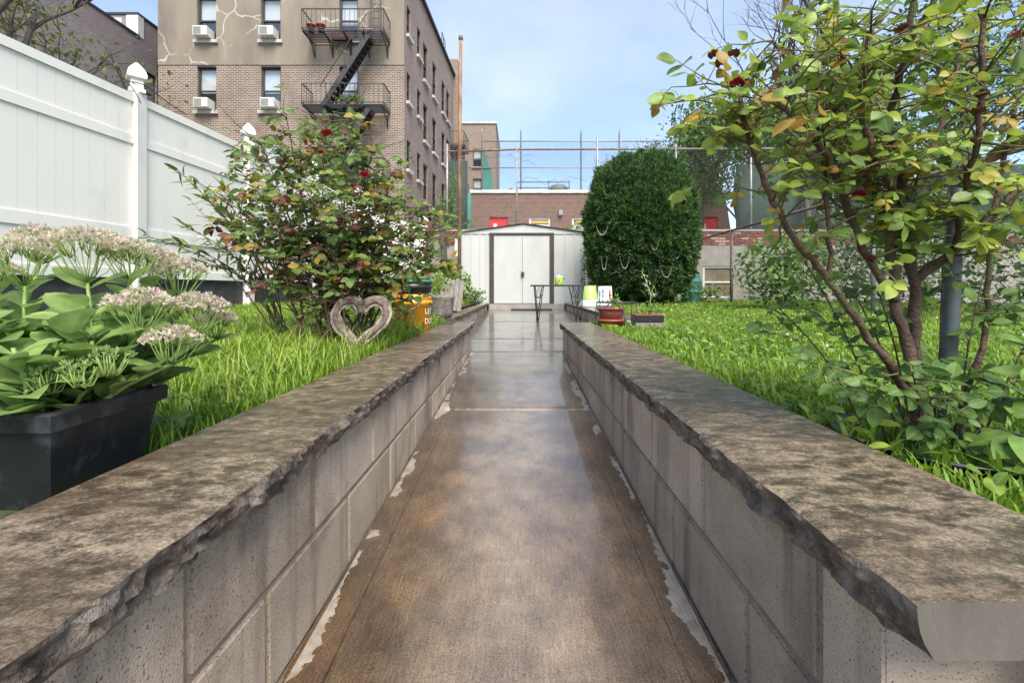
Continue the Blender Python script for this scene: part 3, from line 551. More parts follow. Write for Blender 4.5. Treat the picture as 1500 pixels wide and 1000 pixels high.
def escape(name, label, X0, X1, wall, zs, depth, stairs, U=Vector((1, 0, 0)), Nn=Vector((0, -1, 0)), org=Vector((0, 0, 0)), ladder=True):
    """balcony platforms along U, projecting along Nn"""
    t = thing(name, tuple(org + U * X0 + Nn * .5 + Vector((0, 0, zs[0]))), label, 'fire escape')
    def q(a, k, z): p = org + U * a + Nn * k; return Vector((p.x, p.y, z))
    for z in zs:
        mb = MB(); n = 9
        for i in range(n): k = .06 + (depth - .08) * i / (n - 1); mb.bar(q(X0, k, z), q(X1, k, z), .045, .03)
        for i in range(5): a = X0 + .03 + (X1 - X0 - .06) * i / 4; mb.bar(q(a, .02, z - .04), q(a, depth, z - .04), .05, .05)
        mb.build('platform', M['iron'], t)
        mb = MB(); 
        for k0, k1, a0, a1 in ((.03, depth, X0, X0), (depth, depth, X0, X1), (depth, .03, X1, X1)):
            for hz in (.84, .08): mb.bar(q(a0, k0, z + hz), q(a1, k1, z + hz), .035 if hz > .5 else .025)
            L = max(abs(a1 - a0), abs(k1 - k0)); m_ = int(L / .19)
            for i in range(m_ + 1):
                s_ = i / m_; a = a0 + (a1 - a0) * s_; k = k0 + (k1 - k0) * s_; mb.bar(q(a, k, z), q(a, k, z + .84), .014)
        mb.build('railing', M['iron'], t)
        for i in range(5):
            a = X0 + .1 + (X1 - X0 - .2) * i / 4
            mb = MB().tube([q(a, depth * .95, z - .06), q(a, depth * .6, z - .12), q(a, depth * .22, z - .3), q(a, .02, z - .62)], .025, 5); mb.bar(q(a, .02, z - .62), q(a, .02, z - .04), .03); mb.build('bracket', M['iron'], t)
    for (a0, z0, a1, z1) in stairs:
        st = MB()
        for k in (depth * .35, depth * .88): st.bar(q(a0, k, z0), q(a1, k, z1), .05, .2, up=(0, 0, 1))
        so_ = st.build('stair', M['iron'], t)
        n = 15
        for i in range(1, n):
            s_ = i / n; a = a0 + (a1 - a0) * s_; z = z0 + (z1 - z0) * s_; MB().bar(q(a - .12, depth * .615, z), q(a + .12, depth * .615, z), depth * .5, .03).build('tread', M['iron'], so_)
        hr = MB(); hr.tube([q(a0 - .1, depth * .92, z0 + .75), q(a1 - .1, depth * .92, z1 + .75)], .016, 4)
        for s_ in (.1, .5, .9): hr.tube([q(a0 + (a1 - a0) * s_, depth * .92, z0 + (z1 - z0) * s_), q(a0 + (a1 - a0) * s_ - .1, depth * .92, z0 + (z1 - z0) * s_ + .75)], .013, 4)
        hr.build('handrail', M['iron'], so_)
    if ladder:
        mb = MB(); a = X1 - .75; z = zs[0]
        for k in (0, .42): mb.bar(q(a + k, .25, z), q(a + k, .25, z + 4.4), .035)
        for i in range(14): mb.bar(q(a, .25, z + .3 + i * .3), q(a + .42, .25, z + .3 + i * .3), .02)
        mb.build('ladder', M['iron'], t)
    return t
escape('fire_escape', 'black iron fire escape zigzagging down the stucco and brick front', -8.75, -5.45, BD, (10.5, 7.5, 4.5), 1.0, ((-6.05, 10.45, -7.95, 7.5), (-6.05, 7.45, -7.95, 4.5)), org=Vector((0, BD - .03, 0)))
escape('fire_escape', 'black iron fire escape on the receding side wall by the far roof', 9.4, 11.3, BD, (9.2, 6.2), .9, ((9.8, 9.1, 11.0, 6.2),), U=sd, Nn=sn, org=so, ladder=False)
# things in the windows and on the fire escape
for c, z, lab in ((302, 10.62, 'white air conditioner in stucco storey window at the building corner'), (397, 10.62, 'white air conditioner in stucco storey window beside the fire escape'), (303, 7.62, 'white air conditioner in brick storey window at the building corner'), (399, 7.62, 'white air conditioner in brick storey window beside the fire escape')):
    x = (c - VX) / F * BD; t = thing('air_conditioner', (x, BD - .2, z), lab, 'air conditioner', 'air conditioners in the front windows')
    MB().box(x - .3, x + .3, BD - .42, BD + .1, z + .02, z + .42).build('case', M['ac'], t, bevel=.015); gr = MB()
    for i in range(7): gr.box(x - .26, x + .06, BD - .432, BD - .418, z + .07 + i * .045, z + .09 + i * .045)
    gr.build('grille', M['grille'], t)
for x, m_, lab in ((-8.45, 'terracotta', 'terracotta flower pot at the end of the top fire escape landing'), (-8.05, 'terracotta', 'terracotta flower pot next along the top fire escape landing')):
    MBt = MB().lathe((x, BD - .85, 10.52), [(.11, 0), (.16, .22), (.19, .22), (.19, .29), (.165, .29), (.15, .24), (0, .23)], n=16); tag(MBt.build('flower_pot', M[m_], loc=(x, BD - .85, 10.52)), lab, 'flower pot', 'pots on the fire escape')
tag(MB().box(-7.85, -7.0, BD - .35, BD - .15, 10.53, 10.72).build('window_box', M['terracotta'], loc=(-7.4, BD - .25, 10.53), bevel=.01), 'long red window box on the top fire escape landing', 'planter')
def fluff(name, parent, c, rad, n, size, m, tpl=None, n_obj=0, squash=(1, 1, 1), up=.5):
    p = rv(n) * (rng.random((n, 1)) ** .4) * np.array(rad) * np.array(squash) + np.array(c); D = rv(n) + np.array([0, 0, up]); N = rv(n) * .6 + np.array([0, -.3, 1])
    scatter(name, tpl or LEAF6, p, D, N, size * rng.uniform(.6, 1.3, n), rng.random(n), M[m], parent, n_obj)
LEAF6 = leaf_tpl(.55, 3, .5, .12, .2); LEAF = leaf_tpl(.62, 6, .45, .10, .18); LEAFR = leaf_tpl(.70, 7, .46, .10, .2); NARROW = leaf_tpl(.2, 5, .4, .12, .25); SED = leaf_tpl(.58, 7, .62, .16, .1)
for x in (-7.6, -7.2, -6.85, -6.55):
    t = thing('potted_plant', (x, BD - .6, 7.52), ('green plant in terracotta pot on the brick storey fire escape landing' if x == -6.85 else 'small green plant in black pot on the brick storey fire escape landing'), 'potted plant', 'plants on the lower fire escape landing')
    MB().lathe((x, BD - .6, 7.52), [(.09, 0), (.13, .2), (.11, .2), (0, .19)], n=12).build('pot', M['terracotta' if x == -6.85 else 'black_plastic'], t); fluff('leaves', t, (x, BD - .6, 7.85), .2, 60, .12, 'leaf_bright')
# ------------------------------------------------------------------ other buildings
lb = thing('brick_building', (-17, 16, 0), 'grey and red brick building side with plain roofline behind the fence', 'building')
mb = MB(); lh = [(19.0 - 9 + 1.6, 19.0 - 9 + 2.4, 8.2, 10.0)]
holed(mb, (-17, 9, 0), (0, 1, 0), 11.4, -.4, 11.3, lh, nrm=(1, 0, 0)); mb.build('wall', M['brick_purple'], lb); window(lb, (-17, 9 + lh[0][0], 8.2), (0, 1, 0), (1, 0, 0), .8, 8.2, 10.0)
MB().box(-17.25, -16.96, 9, 20.4, 11.3, 11.4).build('coping', M['frame_dark'], lb); MB().box(-25, -17.02, 8.98, 20.38, -.4, 11.28).build('rear_block', M['brick_purple'], lb) if False else None
mb = MB().add([(-17, 9, -.4), (-25, 9, -.4), (-25, 9, 11.3), (-17, 9, 11.3), (-25, 20.4, 11.3), (-17, 20.4, 11.3)], [(0, 3, 2, 1), (3, 5, 4, 2)]); mb.build('front_wall', M['brick_purple'], lb)
lb2 = thing('brick_building', (-17.5, 25, 0), 'taller brick building with white patched parapet behind the grey one', 'building')
MB().box(-26, -17.1, 20.45, 33, -.4, 12.35).build('wall', M['brick_purple'], lb2); MB().box(-17.6, -17.07, 20.43, 20.75, 11.4, 12.37).build('parapet_end', M['coping'], lb2); MB().box(-26, -17.06, 20.40, 33, 12.36, 12.45).build('coping', M['frame_dark'], lb2); MB().box(-19.5, -17.8, 20.41, 20.45, 11.4, 12.2).build('patched_plaster', M['coping'], lb2)
fb = thing('brick_building', (-3, 40, 0), 'distant tan brick block rising behind the low school', 'building')
mb = MB(); fx0, fx1 = -4.6, -2.0; fh = [(fx + .0 - fx0, fx + .75 - fx0, z, z + 1.6) for fx in (-4.0,) for z in (5.0, 8.2, 10.8)]
holed(mb, (fx0 - 4, 40, 0), (1, 0, 0), fx1 - fx0 + 4, 0, 14.6, [(a + 4, b + 4, c, d) for a, b, c, d in fh], nrm=(0, -1, 0)); mb.add([(fx1, 40, 0), (fx1, 48, 0), (fx1, 48, 14.6), (fx1, 40, 14.6), (fx0 - 4, 40, 14.6), (fx0 - 4, 48, 14.6)], [(0, 1, 2, 3), (3, 2, 5, 4)]); mb.build('wall', M['brick_far'], fb)
for a, b, c, d in fh: window(fb, (fx0 + a, 40, c), (1, 0, 0), (0, -1, 0), b - a, c, d)
MB().box(fx0 - 4.1, fx1 + .1, 39.9, 48.1, 14.6, 14.8).build('coping', M['stone_white'], fb)
SD = 25.0; S = SD / F
school = thing('school_building', (3, SD, 1.9), 'low brown brick school with white coping and red doors', 'building')
sx0, sx1 = (690 - VX) * S, (1062 - VX) * S; zt = (VY - 283) * S
dr = [((717 - VX) * S, (744 - VX) * S, 1.9, (VY - 318) * S), ((1024 - VX) * S, (1052 - VX) * S, 1.9, (VY - 318) * S)]
bw = [((775 - VX) * S, (806 - VX) * S, 2.5, (VY - 319) * S), ((838 - VX) * S, (869 - VX) * S, 2.5, (VY - 319) * S), ((901 - VX) * S, (932 - VX) * S, 2.5, (VY - 319) * S), ((963 - VX) * S, (994 - VX) * S, 2.5, (VY - 319) * S)]
mb = MB(); holed(mb, (sx0, SD, 0), (1, 0, 0), sx1 - sx0, 1.5, zt, [(a - sx0, b - sx0, c, d) for a, b, c, d in dr + bw], depth=.15, nrm=(0, -1, 0)); mb.add([(sx0, SD, 1.5), (sx0, SD + 14, 1.5), (sx0, SD + 14, zt), (sx0, SD, zt), (sx1, SD, zt), (sx1, SD + 14, zt), (sx1, SD, 1.5), (sx1, SD + 14, 1.5), (sx1 + .6, SD, 1.5)], [(0, 3, 2, 1), (3, 4, 5, 2), (4, 8, 6), (4, 6, 7, 5)]); mb.build('wall', M['brick_school'], school)
MB().box(sx0 - .05, sx1 + .1, SD - .08, SD + .4, zt, zt + .17).build('coping', M['coping'], school)
for a, b, c, d in dr:
    dd = MB().box(a, b, SD + .1, SD + .14, c, d).build('door', M['red'], school); MB().box(a + .22, a + .4, SD + .085, SD + .099, d - .75, d - .35).build('door_window', M['blind'], dd)
for a, b, c, d in bw:
    fr = MB(); [fr.box(*q) for q in ((a, b, SD + .05, SD + .12, d - .09, d), (a, a + .09, SD + .05, SD + .12, c, d - .09), (b - .09, b, SD + .05, SD + .12, c, d - .09))]; wf = fr.build('window', M['coping'], school)
    for i in range(6):
        z = d - .12 - i * .24; MB().box(a + .09, b - .09, SD + .09, SD + .13, z - .19, z).build('board', M['board'] if i % 2 == 0 else M['coping'], wf)
MB().box((818 - VX) * S, (824 - VX) * S, SD - .2, SD, (VY - 316) * S, (VY - 308) * S).build('wall_lamp', M['galv'], school, bevel=.02)
# rooftop chain-link cage
def wires(mb, p0, u, L, z0, z1, sp, r):
    """diagonal wires of a chain-link mesh"""
    H = z1 - z0; u = Vector(u).normalized(); p0 = Vector(p0); dn = Vector((u.y, -u.x, 0))
    n = int((L + H) / sp)
    for i in range(-int(H / sp), n + 1):
        for sg in (1, -1):
            # line a = i*sp + sg*(z-z0)
            a0 = i * sp if sg > 0 else i * sp; pts = []
            s0, s1 = 0, H
            if sg > 0: s0 = max(0, -a0); s1 = min(H, L - a0)
            else: s0 = max(0, a0 - L); s1 = min(H, a0)
            if s1 - s0 < .01: continue
            A = p0 + u * (a0 + sg * s0) + Vector((0, 0, z0 + s0)); B = p0 + u * (a0 + sg * s1) + Vector((0, 0, z0 + s1)); x = dn * r; y = (B - A).cross(dn).normalized() * r
            mb.add([A + x, A - x * .5 + y, A - x * .5 - y, B + x, B - x * .5 + y, B - x * .5 - y], [(0, 1, 4, 3), (1, 2, 5, 4), (2, 0, 3, 5)])
rf = thing('rooftop_fence', ((706 - VX) * S, SD + .6, zt), 'tall chain-link ball fence standing on the school roof', 'fence')
y_ = SD + .6; S2 = y_ / F; ztop = (VY - 207) * S2
for px in (706, 763, 851, 907, 990):
    x = (px - VX) * S2; MB().tube([(x, y_, zt), (x, y_, ztop + .3), (x + (.25 if px == 990 else 0), y_ - .2, ztop + .6)], .045, 6).build('post', M['galv'], rf)
for z, a, b in ((ztop, 706, 990), ((VY - 246) * S2, 685, 990)): MB().tube([((a - VX) * S2, y_, z), ((b - VX) * S2, y_, z)], .035, 5).build('rail', M['galv'], rf)
MB().tube([((990 - VX) * S2, y_, ztop), ((990 - VX) * S2, y_ + 6, ztop)], .035, 5).build('rail', M['galv'], rf)
mb = MB(); wires(mb, ((706 - VX) * S2, y_, 0), (1, 0, 0), (990 - 706) * S2, zt + .2, ztop, .16, .004); wires(mb, ((990 - VX) * S2, y_, 0), (0, 1, 0), 6, zt + .2, ztop, .16, .006); tag(mb.build('chain_link', M['wire'], rf), kind='stuff')
tag(MB().add([((706 - VX) * S2, y_ + .03, ztop - .1), ((706 - VX) * S2, y_ + .03, zt + .1), ((722 - VX) * S2, y_ + .03, zt + .1), ((721 - VX) * S2, y_ + .03, zt + 1.2)], [(0, 1, 2, 3)]).add([((706 - VX) * S2, y_ + .05, ztop - .1), ((706 - VX) * S2, y_ + .05, zt + .1), ((722 - VX) * S2, y_ + .05, zt + .1), ((721 - VX) * S2, y_ + .05, zt + 1.2)], [(3, 2, 1, 0)]).build('windscreen', M['green_screen'], rf), 'torn green windscreen corner')
hv = thing('rooftop_unit', ((815 - VX) * S2, SD + 3, zt), 'green-grey rooftop exhaust unit inside a pipe frame', 'ventilation unit'); S3 = (SD + 3) / F; hx = (818 - VX) * S3
MB().lathe((hx, SD + 3, zt), [(.35, 0), (.45, .25), (.42, .5), (.55, .6), (.58, .95), (.42, 1.1), (.2, 1.15)], n=20).build('exhaust_drum', M['hvac'], hv)
mb = MB()
for a in (-.62, .62): mb.box(hx + a - .03, hx + a + .03, SD + 2.6, SD + 2.66, zt, zt + 1.35)
for z in (.85, 1.2): mb.box(hx - 2.6, hx + .65, SD + 2.6, SD + 2.66, zt + z, zt + z + .06)
for a in (-2.6, -1.4): mb.box(hx + a - .03, hx + a + .03, SD + 2.6, SD + 2.66, zt, zt + .85)
mb.build('pipe_frame', M['hvac'], hv); MB().box(hx - 2.1, hx - 1.3, SD + 2.8, SD + 3.6, zt, zt + .75).build('housing', M['hvac'], hv, bevel=.03)
tag(MB().box((745 - VX) * S3, (751 - VX) * S3, SD + 3, SD + 3.3, zt, zt + .95).build('roof_chimney', M['brick_far'], loc=((745 - VX) * S3, SD + 3, zt)), 'narrow brick chimney stub on the school roof', 'chimney')
# ------------------------------------------------------------------ retaining wall at the back, with fence on top
rw = thing('retaining_wall', (2, 12.5, -.3), 'old concrete and brick retaining wall closing off the garden', 'wall')
mb = MB(); RY = 12.44
wx0, wx1 = P(1030, 0, RY).x, P(1074, 0, RY).x
holed(mb, (-4.5, RY, 0), (1, 0, 0), 20, -.6, 1.22, [(wx0 + 4.5, wx1 + 4.5, -.2, .66)], depth=.12, nrm=(0, -1, 0)); mb.build('concrete_face', M['concrete'], rw)
MB().box(-4.5, 15.5, RY + .015, RY + .3, 1.22, 1.60).build('brick_backing', M['mortar'], rw); MB().box(-4.6, 15.6, RY - .03, RY + .34, 1.601, 1.66).build('coping', M['concrete'], rw)
wf = MB()
for q in ((wx0, wx0 + .05, -.2, .66), (wx1 - .05, wx1, -.2, .66), (wx0 + .05, wx1 - .05, .61, .66), (wx0 + .05, wx1 - .05, .2, .24), (wx0 + .05, wx1 - .05, -.2, -.16)): wf.box(q[0], q[1], RY + .03, RY + .08, q[2], q[3])
wf = wf.build('window', M['frame_white'], rw); MB().add([(wx0, RY + .07, -.2), (wx1, RY + .07, -.2), (wx1, RY + .07, .66), (wx0, RY + .07, .66)], [(0, 1, 2, 3)]).build('pane', M['pane_reflection'], wf)
bcols = [mat('red_brick', (.25, .08, .055), (.18, .055, .04), .8, 25), mat('pale_brick', (.42, .28, .2), (.34, .2, .14), .8, 25), mat('dark_brick', (.1, .05, .045), (.16, .07, .055), .8, 25)]
bm_ = [box_mesh('brick', .2, .03, .062, c, .004) for c in bcols]; o0 = wloc(rw)
for xa, xb in ((4.4, 9.6), (-2.4, -1.4)):
    for r in range(5):
        x = xa + (.105 if r % 2 else 0)
        while x < xb:
            link('brick', random.choices(bm_, (6, 1.5, 3))[0], rw, Vector((x + .1, RY + .004 + random.uniform(-.003, .003), 1.258 + r * .076)) - o0); x += .212
# tall pipe fence on the wall
tf = thing('chain_link_fence', (2, 12.6, 1.66), 'tall chain-link fence with pipe rails standing on the retaining wall', 'fence'); FY = 12.6; tz = (VY - 219) / F * FY
for px in (655, 757, 875, 990, 1100, 1220, 1340): x = P(px, 0, FY).x; MB().tube([(x, FY, 1.4), (x, FY, tz + .15 + (.2 if px == 875 else 0))], .03, 6).build('post', M['galv'], tf)
MB().tube([(P(655, 0, FY).x, FY, tz - .06), (P(757, 0, FY).x, FY, tz), (P(1340, 0, FY).x, FY, tz + .03)], .028, 6).build('rail', M['rust_fence'], tf)
mb = MB(); wires(mb, (P(655, 0, FY).x, FY, 0), (1, 0, 0), 12.9, 1.66, tz - .06, .085, .0016); tag(mb.build('chain_link', M['wire'], tf), kind='stuff')
mb = MB()
for k in range(16):
    x = random.uniform(-1.6, 3.2); z = random.uniform(2.4, tz); pts = [Vector((x, FY - .02, z))]
    for i in range(10): pts.append(pts[-1] + Vector((random.uniform(.02, .16), random.uniform(-.02, .02), random.uniform(-.1, .085))))
    mb.tube(pts, .0045, 4)
mb.build('dead_vine', M['bark_grey'], tf)
def screen(name, label, x0, x1, y, z0, z1, m):
    n = 24; mb = MB(); V = []
    for j in range(2):
        for i in range(n + 1): V.append((x0 + (x1 - x0) * i / n, y + .04 * math.sin(i * 1.9) + .03 * math.sin(i * .7), z0 if j == 0 else z1 - .06 * abs(math.sin(i * .9))))
    mb.add(V, [(i, i + 1, n + 2 + i, n + 1 + i) for i in range(n)], True); o = mb.build(name, M[m], loc=((x0 + x1) / 2, y, z0)); s = o.modifiers.new('thick', 'SOLIDIFY'); s.thickness = .01
    return tag(o, label, 'windscreen')
screen('windscreen', 'teal green windscreen cloth beside the low school wall', P(676, 0, 24).x, P(690, 0, 24).x, 24, 1.5, (VY - 282) / F * 24, 'green_screen')
screen('windscreen', 'dark windscreen cloth stretched under the trees beside the school', P(1078, 0, 22).x, P(1560, 0, 22).x, 22, 1.4, (VY - 240) / F * 22, 'dark_screen')
screen('windscreen', 'black netting hanging beside the apartment side wall', P(655, 0, 22).x, P(684, 0, 22).x, 22.3, 1.5, (VY - 232) / F * 22, 'dark_screen')
# ------------------------------------------------------------------ chain-link fence along the right side
cf = thing('chain_link_fence', (4.75, 8, lz(8)), 'low chain-link fence with rusty posts along the lawn', 'fence'); CX = 4.75; ch = 1.33
for d in (12.2, 10.15, 8.1, 6.1, 4.1, 2.1): MB().tube([(CX, d, lzr(d) - .1), (CX, d, ch)], .033 if d > 9 else .028, 7).build('post', M['rust_fence' if d > 6.2 else 'galv'], cf)
MB().tube([(CX, 12.3, ch), (CX, 2, ch)], .024, 6).build('rail', M['rust_fence'], cf)
mb = MB(); wires(mb, (CX, 2.0, 0), (0, 1, 0), 10.2, -.27, ch, .062, .0016); tag(mb.build('chain_link', M['wire'], cf), kind='stuff')
# ------------------------------------------------------------------ the shed
SY = 11.45
shd = thing('garden_shed', (.12, SY, -.345), 'white metal garden shed with brown door posts and low gable roof', 'shed')
X0, X1 = P(676, 0, SY).x, P(857, 0, SY).x; XL, XR = P(717, 0, SY).x, P(811.5, 0, SY).x; ZW = (VY - 343) / F * SY; ZP = (VY - 329) / F * SY; zb = -.345; xm = (X0 + X1) / 2
MB().box(X0, XL, SY, SY + .05, zb, ZW).build('front_panel', M['shed'], shd); MB().box(XR, X1, SY, SY + .05, zb, ZW).build('front_panel', M['shed'], shd)
for xs in (X0, X1 - .05): MB().box(xs, xs + .05, SY + .05, SY + 2.4 if False else 12.40, zb, ZW).build('side_panel', M['shed'], shd)
for px in (679, 690.5, 703, 713, 827.5, 841.5, 851, 855.5):
    x = P(px, 0, SY).x; MB().add([(x - .028, SY + .001, zb), (x - .012, SY - .012, zb), (x + .012, SY - .012, zb), (x + .028, SY + .001, zb), (x - .028, SY + .001, ZW), (x - .012, SY - .012, ZW), (x + .012, SY - .012, ZW), (x + .028, SY + .001, ZW)], [(0, 1, 5, 4), (1, 2, 6, 5), (2, 3, 7, 6)]).build('rib', M['shed'], shd)
for xa in (XL, XR - .11): MB().box(xa, xa + .11, SY - .035, SY + .03, zb, ZW - .02).build('door_post', M['brown'], shd, bevel=.004)
MB().box(XL, XR, SY - .04, SY + .03, ZW - .018, ZW + .03).build('lintel', M['brown'], shd)
xd = P(765.3, 0, SY).x
for a, b in ((XL + .113, xd - .003), (xd + .003, XR - .113)):
    d_ = MB().box(a, b, SY - .012, SY + .014, zb + .015, ZW - .03).build('door', M['shed'], shd)
    MB().box(*((b - .035, b - .006) if a < xd - .5 else (a + .006, a + .035)), SY - .022, SY - .0125, zb + .015, ZW - .03).build('door_edge', M['shed'], d_)
mb = MB().box(xd - .035, xd + .05, SY - .05, SY - .0225, .35, .47); mb.build('hasp', M['galv'], shd, bevel=.004)
MB().box(xd - .03, xd + .04, SY - .085, SY - .051, .35, .45).build('padlock', M['iron'], shd, bevel=.01)
MB().add([(X0 - .02, SY - .02, ZW + .002), (X1 + .02, SY - .02, ZW + .002), (X1 + .02, SY - .02, ZW + .03), (xm, SY - .02, ZP), (X0 - .02, SY - .02, ZW + .03)], [(0, 1, 2, 3, 4)]).build('gable', M['shed'], shd)
for s0, s1 in ((X0 - .06, xm), (X1 + .06, xm)):
    MB().add([(s0, SY - .06, ZW + .032), (s1, SY - .06, ZP + .015), (s1, 12.41, ZP + .015), (s0, 12.41, ZW + .032), (s0, SY - .06, ZW + .052), (s1, SY - .06, ZP + .035), (s1, 12.41, ZP + .035), (s0, 12.41, ZW + .052)], [(0, 1, 2, 3), (4, 5, 6, 7), (0, 1, 5, 4), (3, 2, 6, 7), (0, 4, 7, 3)]).build('roof', M['brown'], shd)
mt = MB().box(P(749, 0, 11).x, P(808, 0, 11).x, 10.72, 11.14, pz(11) - .0, pz(11) + .018); tag(mt.build('door_mat', M['rubber'], loc=(.4, 11, pz(11))), 'flat black rubber mat in front of the shed doors', 'mat')
# rusty pole
pp = P(673, 436, 10.2); t = thing('rusty_pole', (pp.x, pp.y, lz(10)), 'tall rusty steel pole standing left of the shed', 'pole')
MB().tube([(pp.x, pp.y, lz(10)), (pp.x + .01, pp.y, 3.4), (pp.x + .03, pp.y, 5.62)], [.045, .042, .038], 10).build('pipe', M['rust'], t); MB().lathe((pp.x + .03, pp.y, 5.6), [(.05, 0), (.052, .09), (0, .1)], n=10).build('cap', M['rust_fence'], t); MB().box(pp.x - .1, pp.x - .035, pp.y - .05, pp.y - .01, .75, 1.15).build('junction_box', M['ac'], t, bevel=.01)
MB().tube([(pp.x - .06, pp.y - .02, 1.15), (pp.x - .3, pp.y + .2, .95), (pp.x - .5, pp.y + .8, 1.2)], .008, 5).build('cable', M['iron'], t)
# ------------------------------------------------------------------ garden objects
# wire-leg table
t = thing('bistro_table', (.62, 7.75, pz(7.7)), 'black rectangular table with hairpin legs on the wet landing', 'table')
tx0, tx1, ty0, ty1, tz = P(778, 0, 7.45).x, P(858, 0, 7.45).x, 7.45, 8.1, .088
MB().box(tx0, tx1, ty0, ty1, tz - .022, tz).build('table_top', M['iron'], t, bevel=.005)
for sx, fx in ((tx0 + .14, tx0 + .12), (tx1 - .12, tx1 - .08)):
    for sy in (ty0 + .06, ty1 - .06):
        lean = -.06 if sx < .6 else .06; foot = Vector((fx, sy, pz(sy))); a = Vector((sx + lean * 1.2, sy, tz - .02)); b = Vector((sx + lean * 1.2 + .14, sy + .0, tz - .02)); 
        if sx > .6: a.x -= .16; b.x -= .12
        kn = a.lerp(foot, .32); kn2 = b.lerp(foot, .32)
        mb = MB().tube([a, foot], .009, 5).tube([b, foot], .009, 5).tube([kn, b.lerp(a, .5), kn2], .006, 4).tube([kn, kn2], .006, 4); mb.lathe(foot, [(.014, 0), (.016, .03), (.01, .04)], n=8); mb.build('leg', M['iron'], t)
c = Vector((P(819, 0, 7.75).x, 7.75, tz)); t = thing('lime_canister', c, 'lime green canister with white lid on the black table', 'canister')
MB().lathe(c, [(.068, .001), (.072, .005), (.072, .125), (.07, .13)], n=24).build('body', M['lime_can'], t); MB().lathe(c, [(.074, .13), (.075, .14), (.05, .15), (.015, .153), (.015, .168), (0, .17)], n=24).build('lid', M['white_plastic'], t)
MB().add([c + Vector((-.025 + x, -.0745, .06 + z)) for x, z in ((0, 0), (.035, 0), (.03, .035), (.012, .045))], [(0, 1, 2, 3)]).build('printed_motif', M['pink_print'], t)
MB().tube([c + Vector((.06, -.045, .115)), c + Vector((.08, -.03, .10)), c + Vector((.078, .02, .112))], .006, 6).build('handle', M['iron'], t)
# buckets turned upside down on the right kerb wall
def bucket(name, c, label, m, r0, r1, h, rim=True, group=None):
    t = thing(name, c, label, 'bucket', group)
    MB().lathe(c, [(r0 * .93, 0), (r0, .0), (r0 * .985, h * .16), (r0 + .012, h * .165), (r0 + .012, h * .2), (r0 * .965, h * .21), (r1, h - .008), (r1 - .008, h), (0, h)] if rim else [(r0, 0), (r1, h - .006), (r1 - .006, h), (0, h)], n=32).build('body', M[m], t)
    return t
c = Vector((1.30, 8.3, CAPZ)); t = thing('lime_bucket', c, 'upturned lime green bucket on a clear basin on the kerb wall', 'bucket')
MB().lathe(c, [(.19, .001), (.195, .03), (.16, .11), (.15, .13)], n=28).build('rim', M['white_plastic'], t); MB().lathe(c, [(.148, .131), (.14, .15), (.11, .375), (.1, .385), (0, .387)], n=28).build('body', M['lime'], t)
c = Vector((1.385, 7.3, CAPZ)); t = bucket('white_bucket', c, 'upturned white pail with printed label on the kerb wall', 'white_plastic', .128, .108, .37)
def patch(c, r, a0, a1, z0, z1, n=5):
    V = [(c.x + r * math.cos(a0 + (a1 - a0) * i / n), c.y + r * math.sin(a0 + (a1 - a0) * i / n), c.z + z) for z in (z0, z1) for i in range(n + 1)]
    return MB().add(V, [(i, i + 1, n + 2 + i, n + 1 + i) for i in range(n)], True)
for a0, a1, z0, z1, m_ in ((-2.6, -2.35, .20, .30, 'grey_print'), (-2.6, -2.35, .13, .18, 'green_print'), (-2.15, -1.85, .26, .32, 'grey_print'), (-2.15, -1.85, .20, .245, 'grey_print'), (-2.1, -1.9, .13, .18, 'grey_print'), (-1.2, -.95, .16, .31, 'pink_print'), (-2.5, -.9, .005, .052, 'blue_print')):
    patch(c, .1305 if z1 < .06 else .1275 - .0 * z0 - (z0 - .1) * .06, a0, a1, z0, z1).build('printed_label', M[m_], t)
# wire plant stand and terracotta pot
c = Vector((.885, 4.12, lzr(4.1))); t = thing('plant_stand', c, 'black wire plant stand around the terracotta pot', 'plant stand')
MB().tube([c + Vector((.178 * math.cos(a), .178 * math.sin(a), .25)) for a in [i * math.pi / 12 for i in range(25)]], .006, 5).build('ring', M['iron'], t)
for a in (-2.7, -1.45, -.35, .5, 2.1, 3.0):
    p_ = c + Vector((.178 * math.cos(a), .178 * math.sin(a), .25)); q_ = c + Vector((.195 * math.cos(a + .06), .195 * math.sin(a + .06), .0)); MB().tube([p_, q_], .005, 5).build('leg', M['iron'], t)
c = Vector((.83, 4.08, lzr(4))); t = thing('terracotta_pot', c, 'two stacked terracotta pots with leafy seedling beside the wall end', 'flower pot')
MB().lathe(c, [(.1, 0), (.112, .085), (.124, .085), (.124, .1), (.1, .1)], n=28).build('lower_pot', M['terracotta'], t)
MB().lathe(c, [(.094, .101), (.11, .16), (.12, .19), (.127, .19), (.127, .205), (.112, .205), (.1, .185), (0, .18)], n=28).build('upper_pot', M['terracotta2'], t); fluff('foliage', t, c + Vector((.02, 0, .235)), .085, 90, .04, 'leaf_bright', LEAF)
c = Vector((1.16, 4.1, lzr(4))); t = thing('trough_planter', c, 'small dark planter box with pale base and dried flower stalk', 'planter')
MB().box(c.x - .125, c.x + .13, c.y - .08, c.y + .08, c.z, c.z + .075).build('base', M['wood_grey'], t, bevel=.005); MB().box(c.x - .12, c.x + .125, c.y - .085, c.y + .08, c.z + .076, c.z + .135).build('trough', M['black_plastic'], t, bevel=.005); MB().box(c.x - .125, c.x + .13, c.y - .09, c.y + .085, c.z + .136, c.z + .143).build('rim', M['terracotta'], t)
st = MB(); pts = [c + Vector((.02, 0, .14)), c + Vector((.03, 0, .32)), c + Vector((-.02, 0, .46)), c + Vector((-.05, 0, .53))]; st.tube(pts, [.008, .006, .004, .003], 5).tube([pts[1], c + Vector((.06, 0, .4)), c + Vector((.085, 0, .33))], .004, 5); st.build('stalk', M['stem_pale'], t)
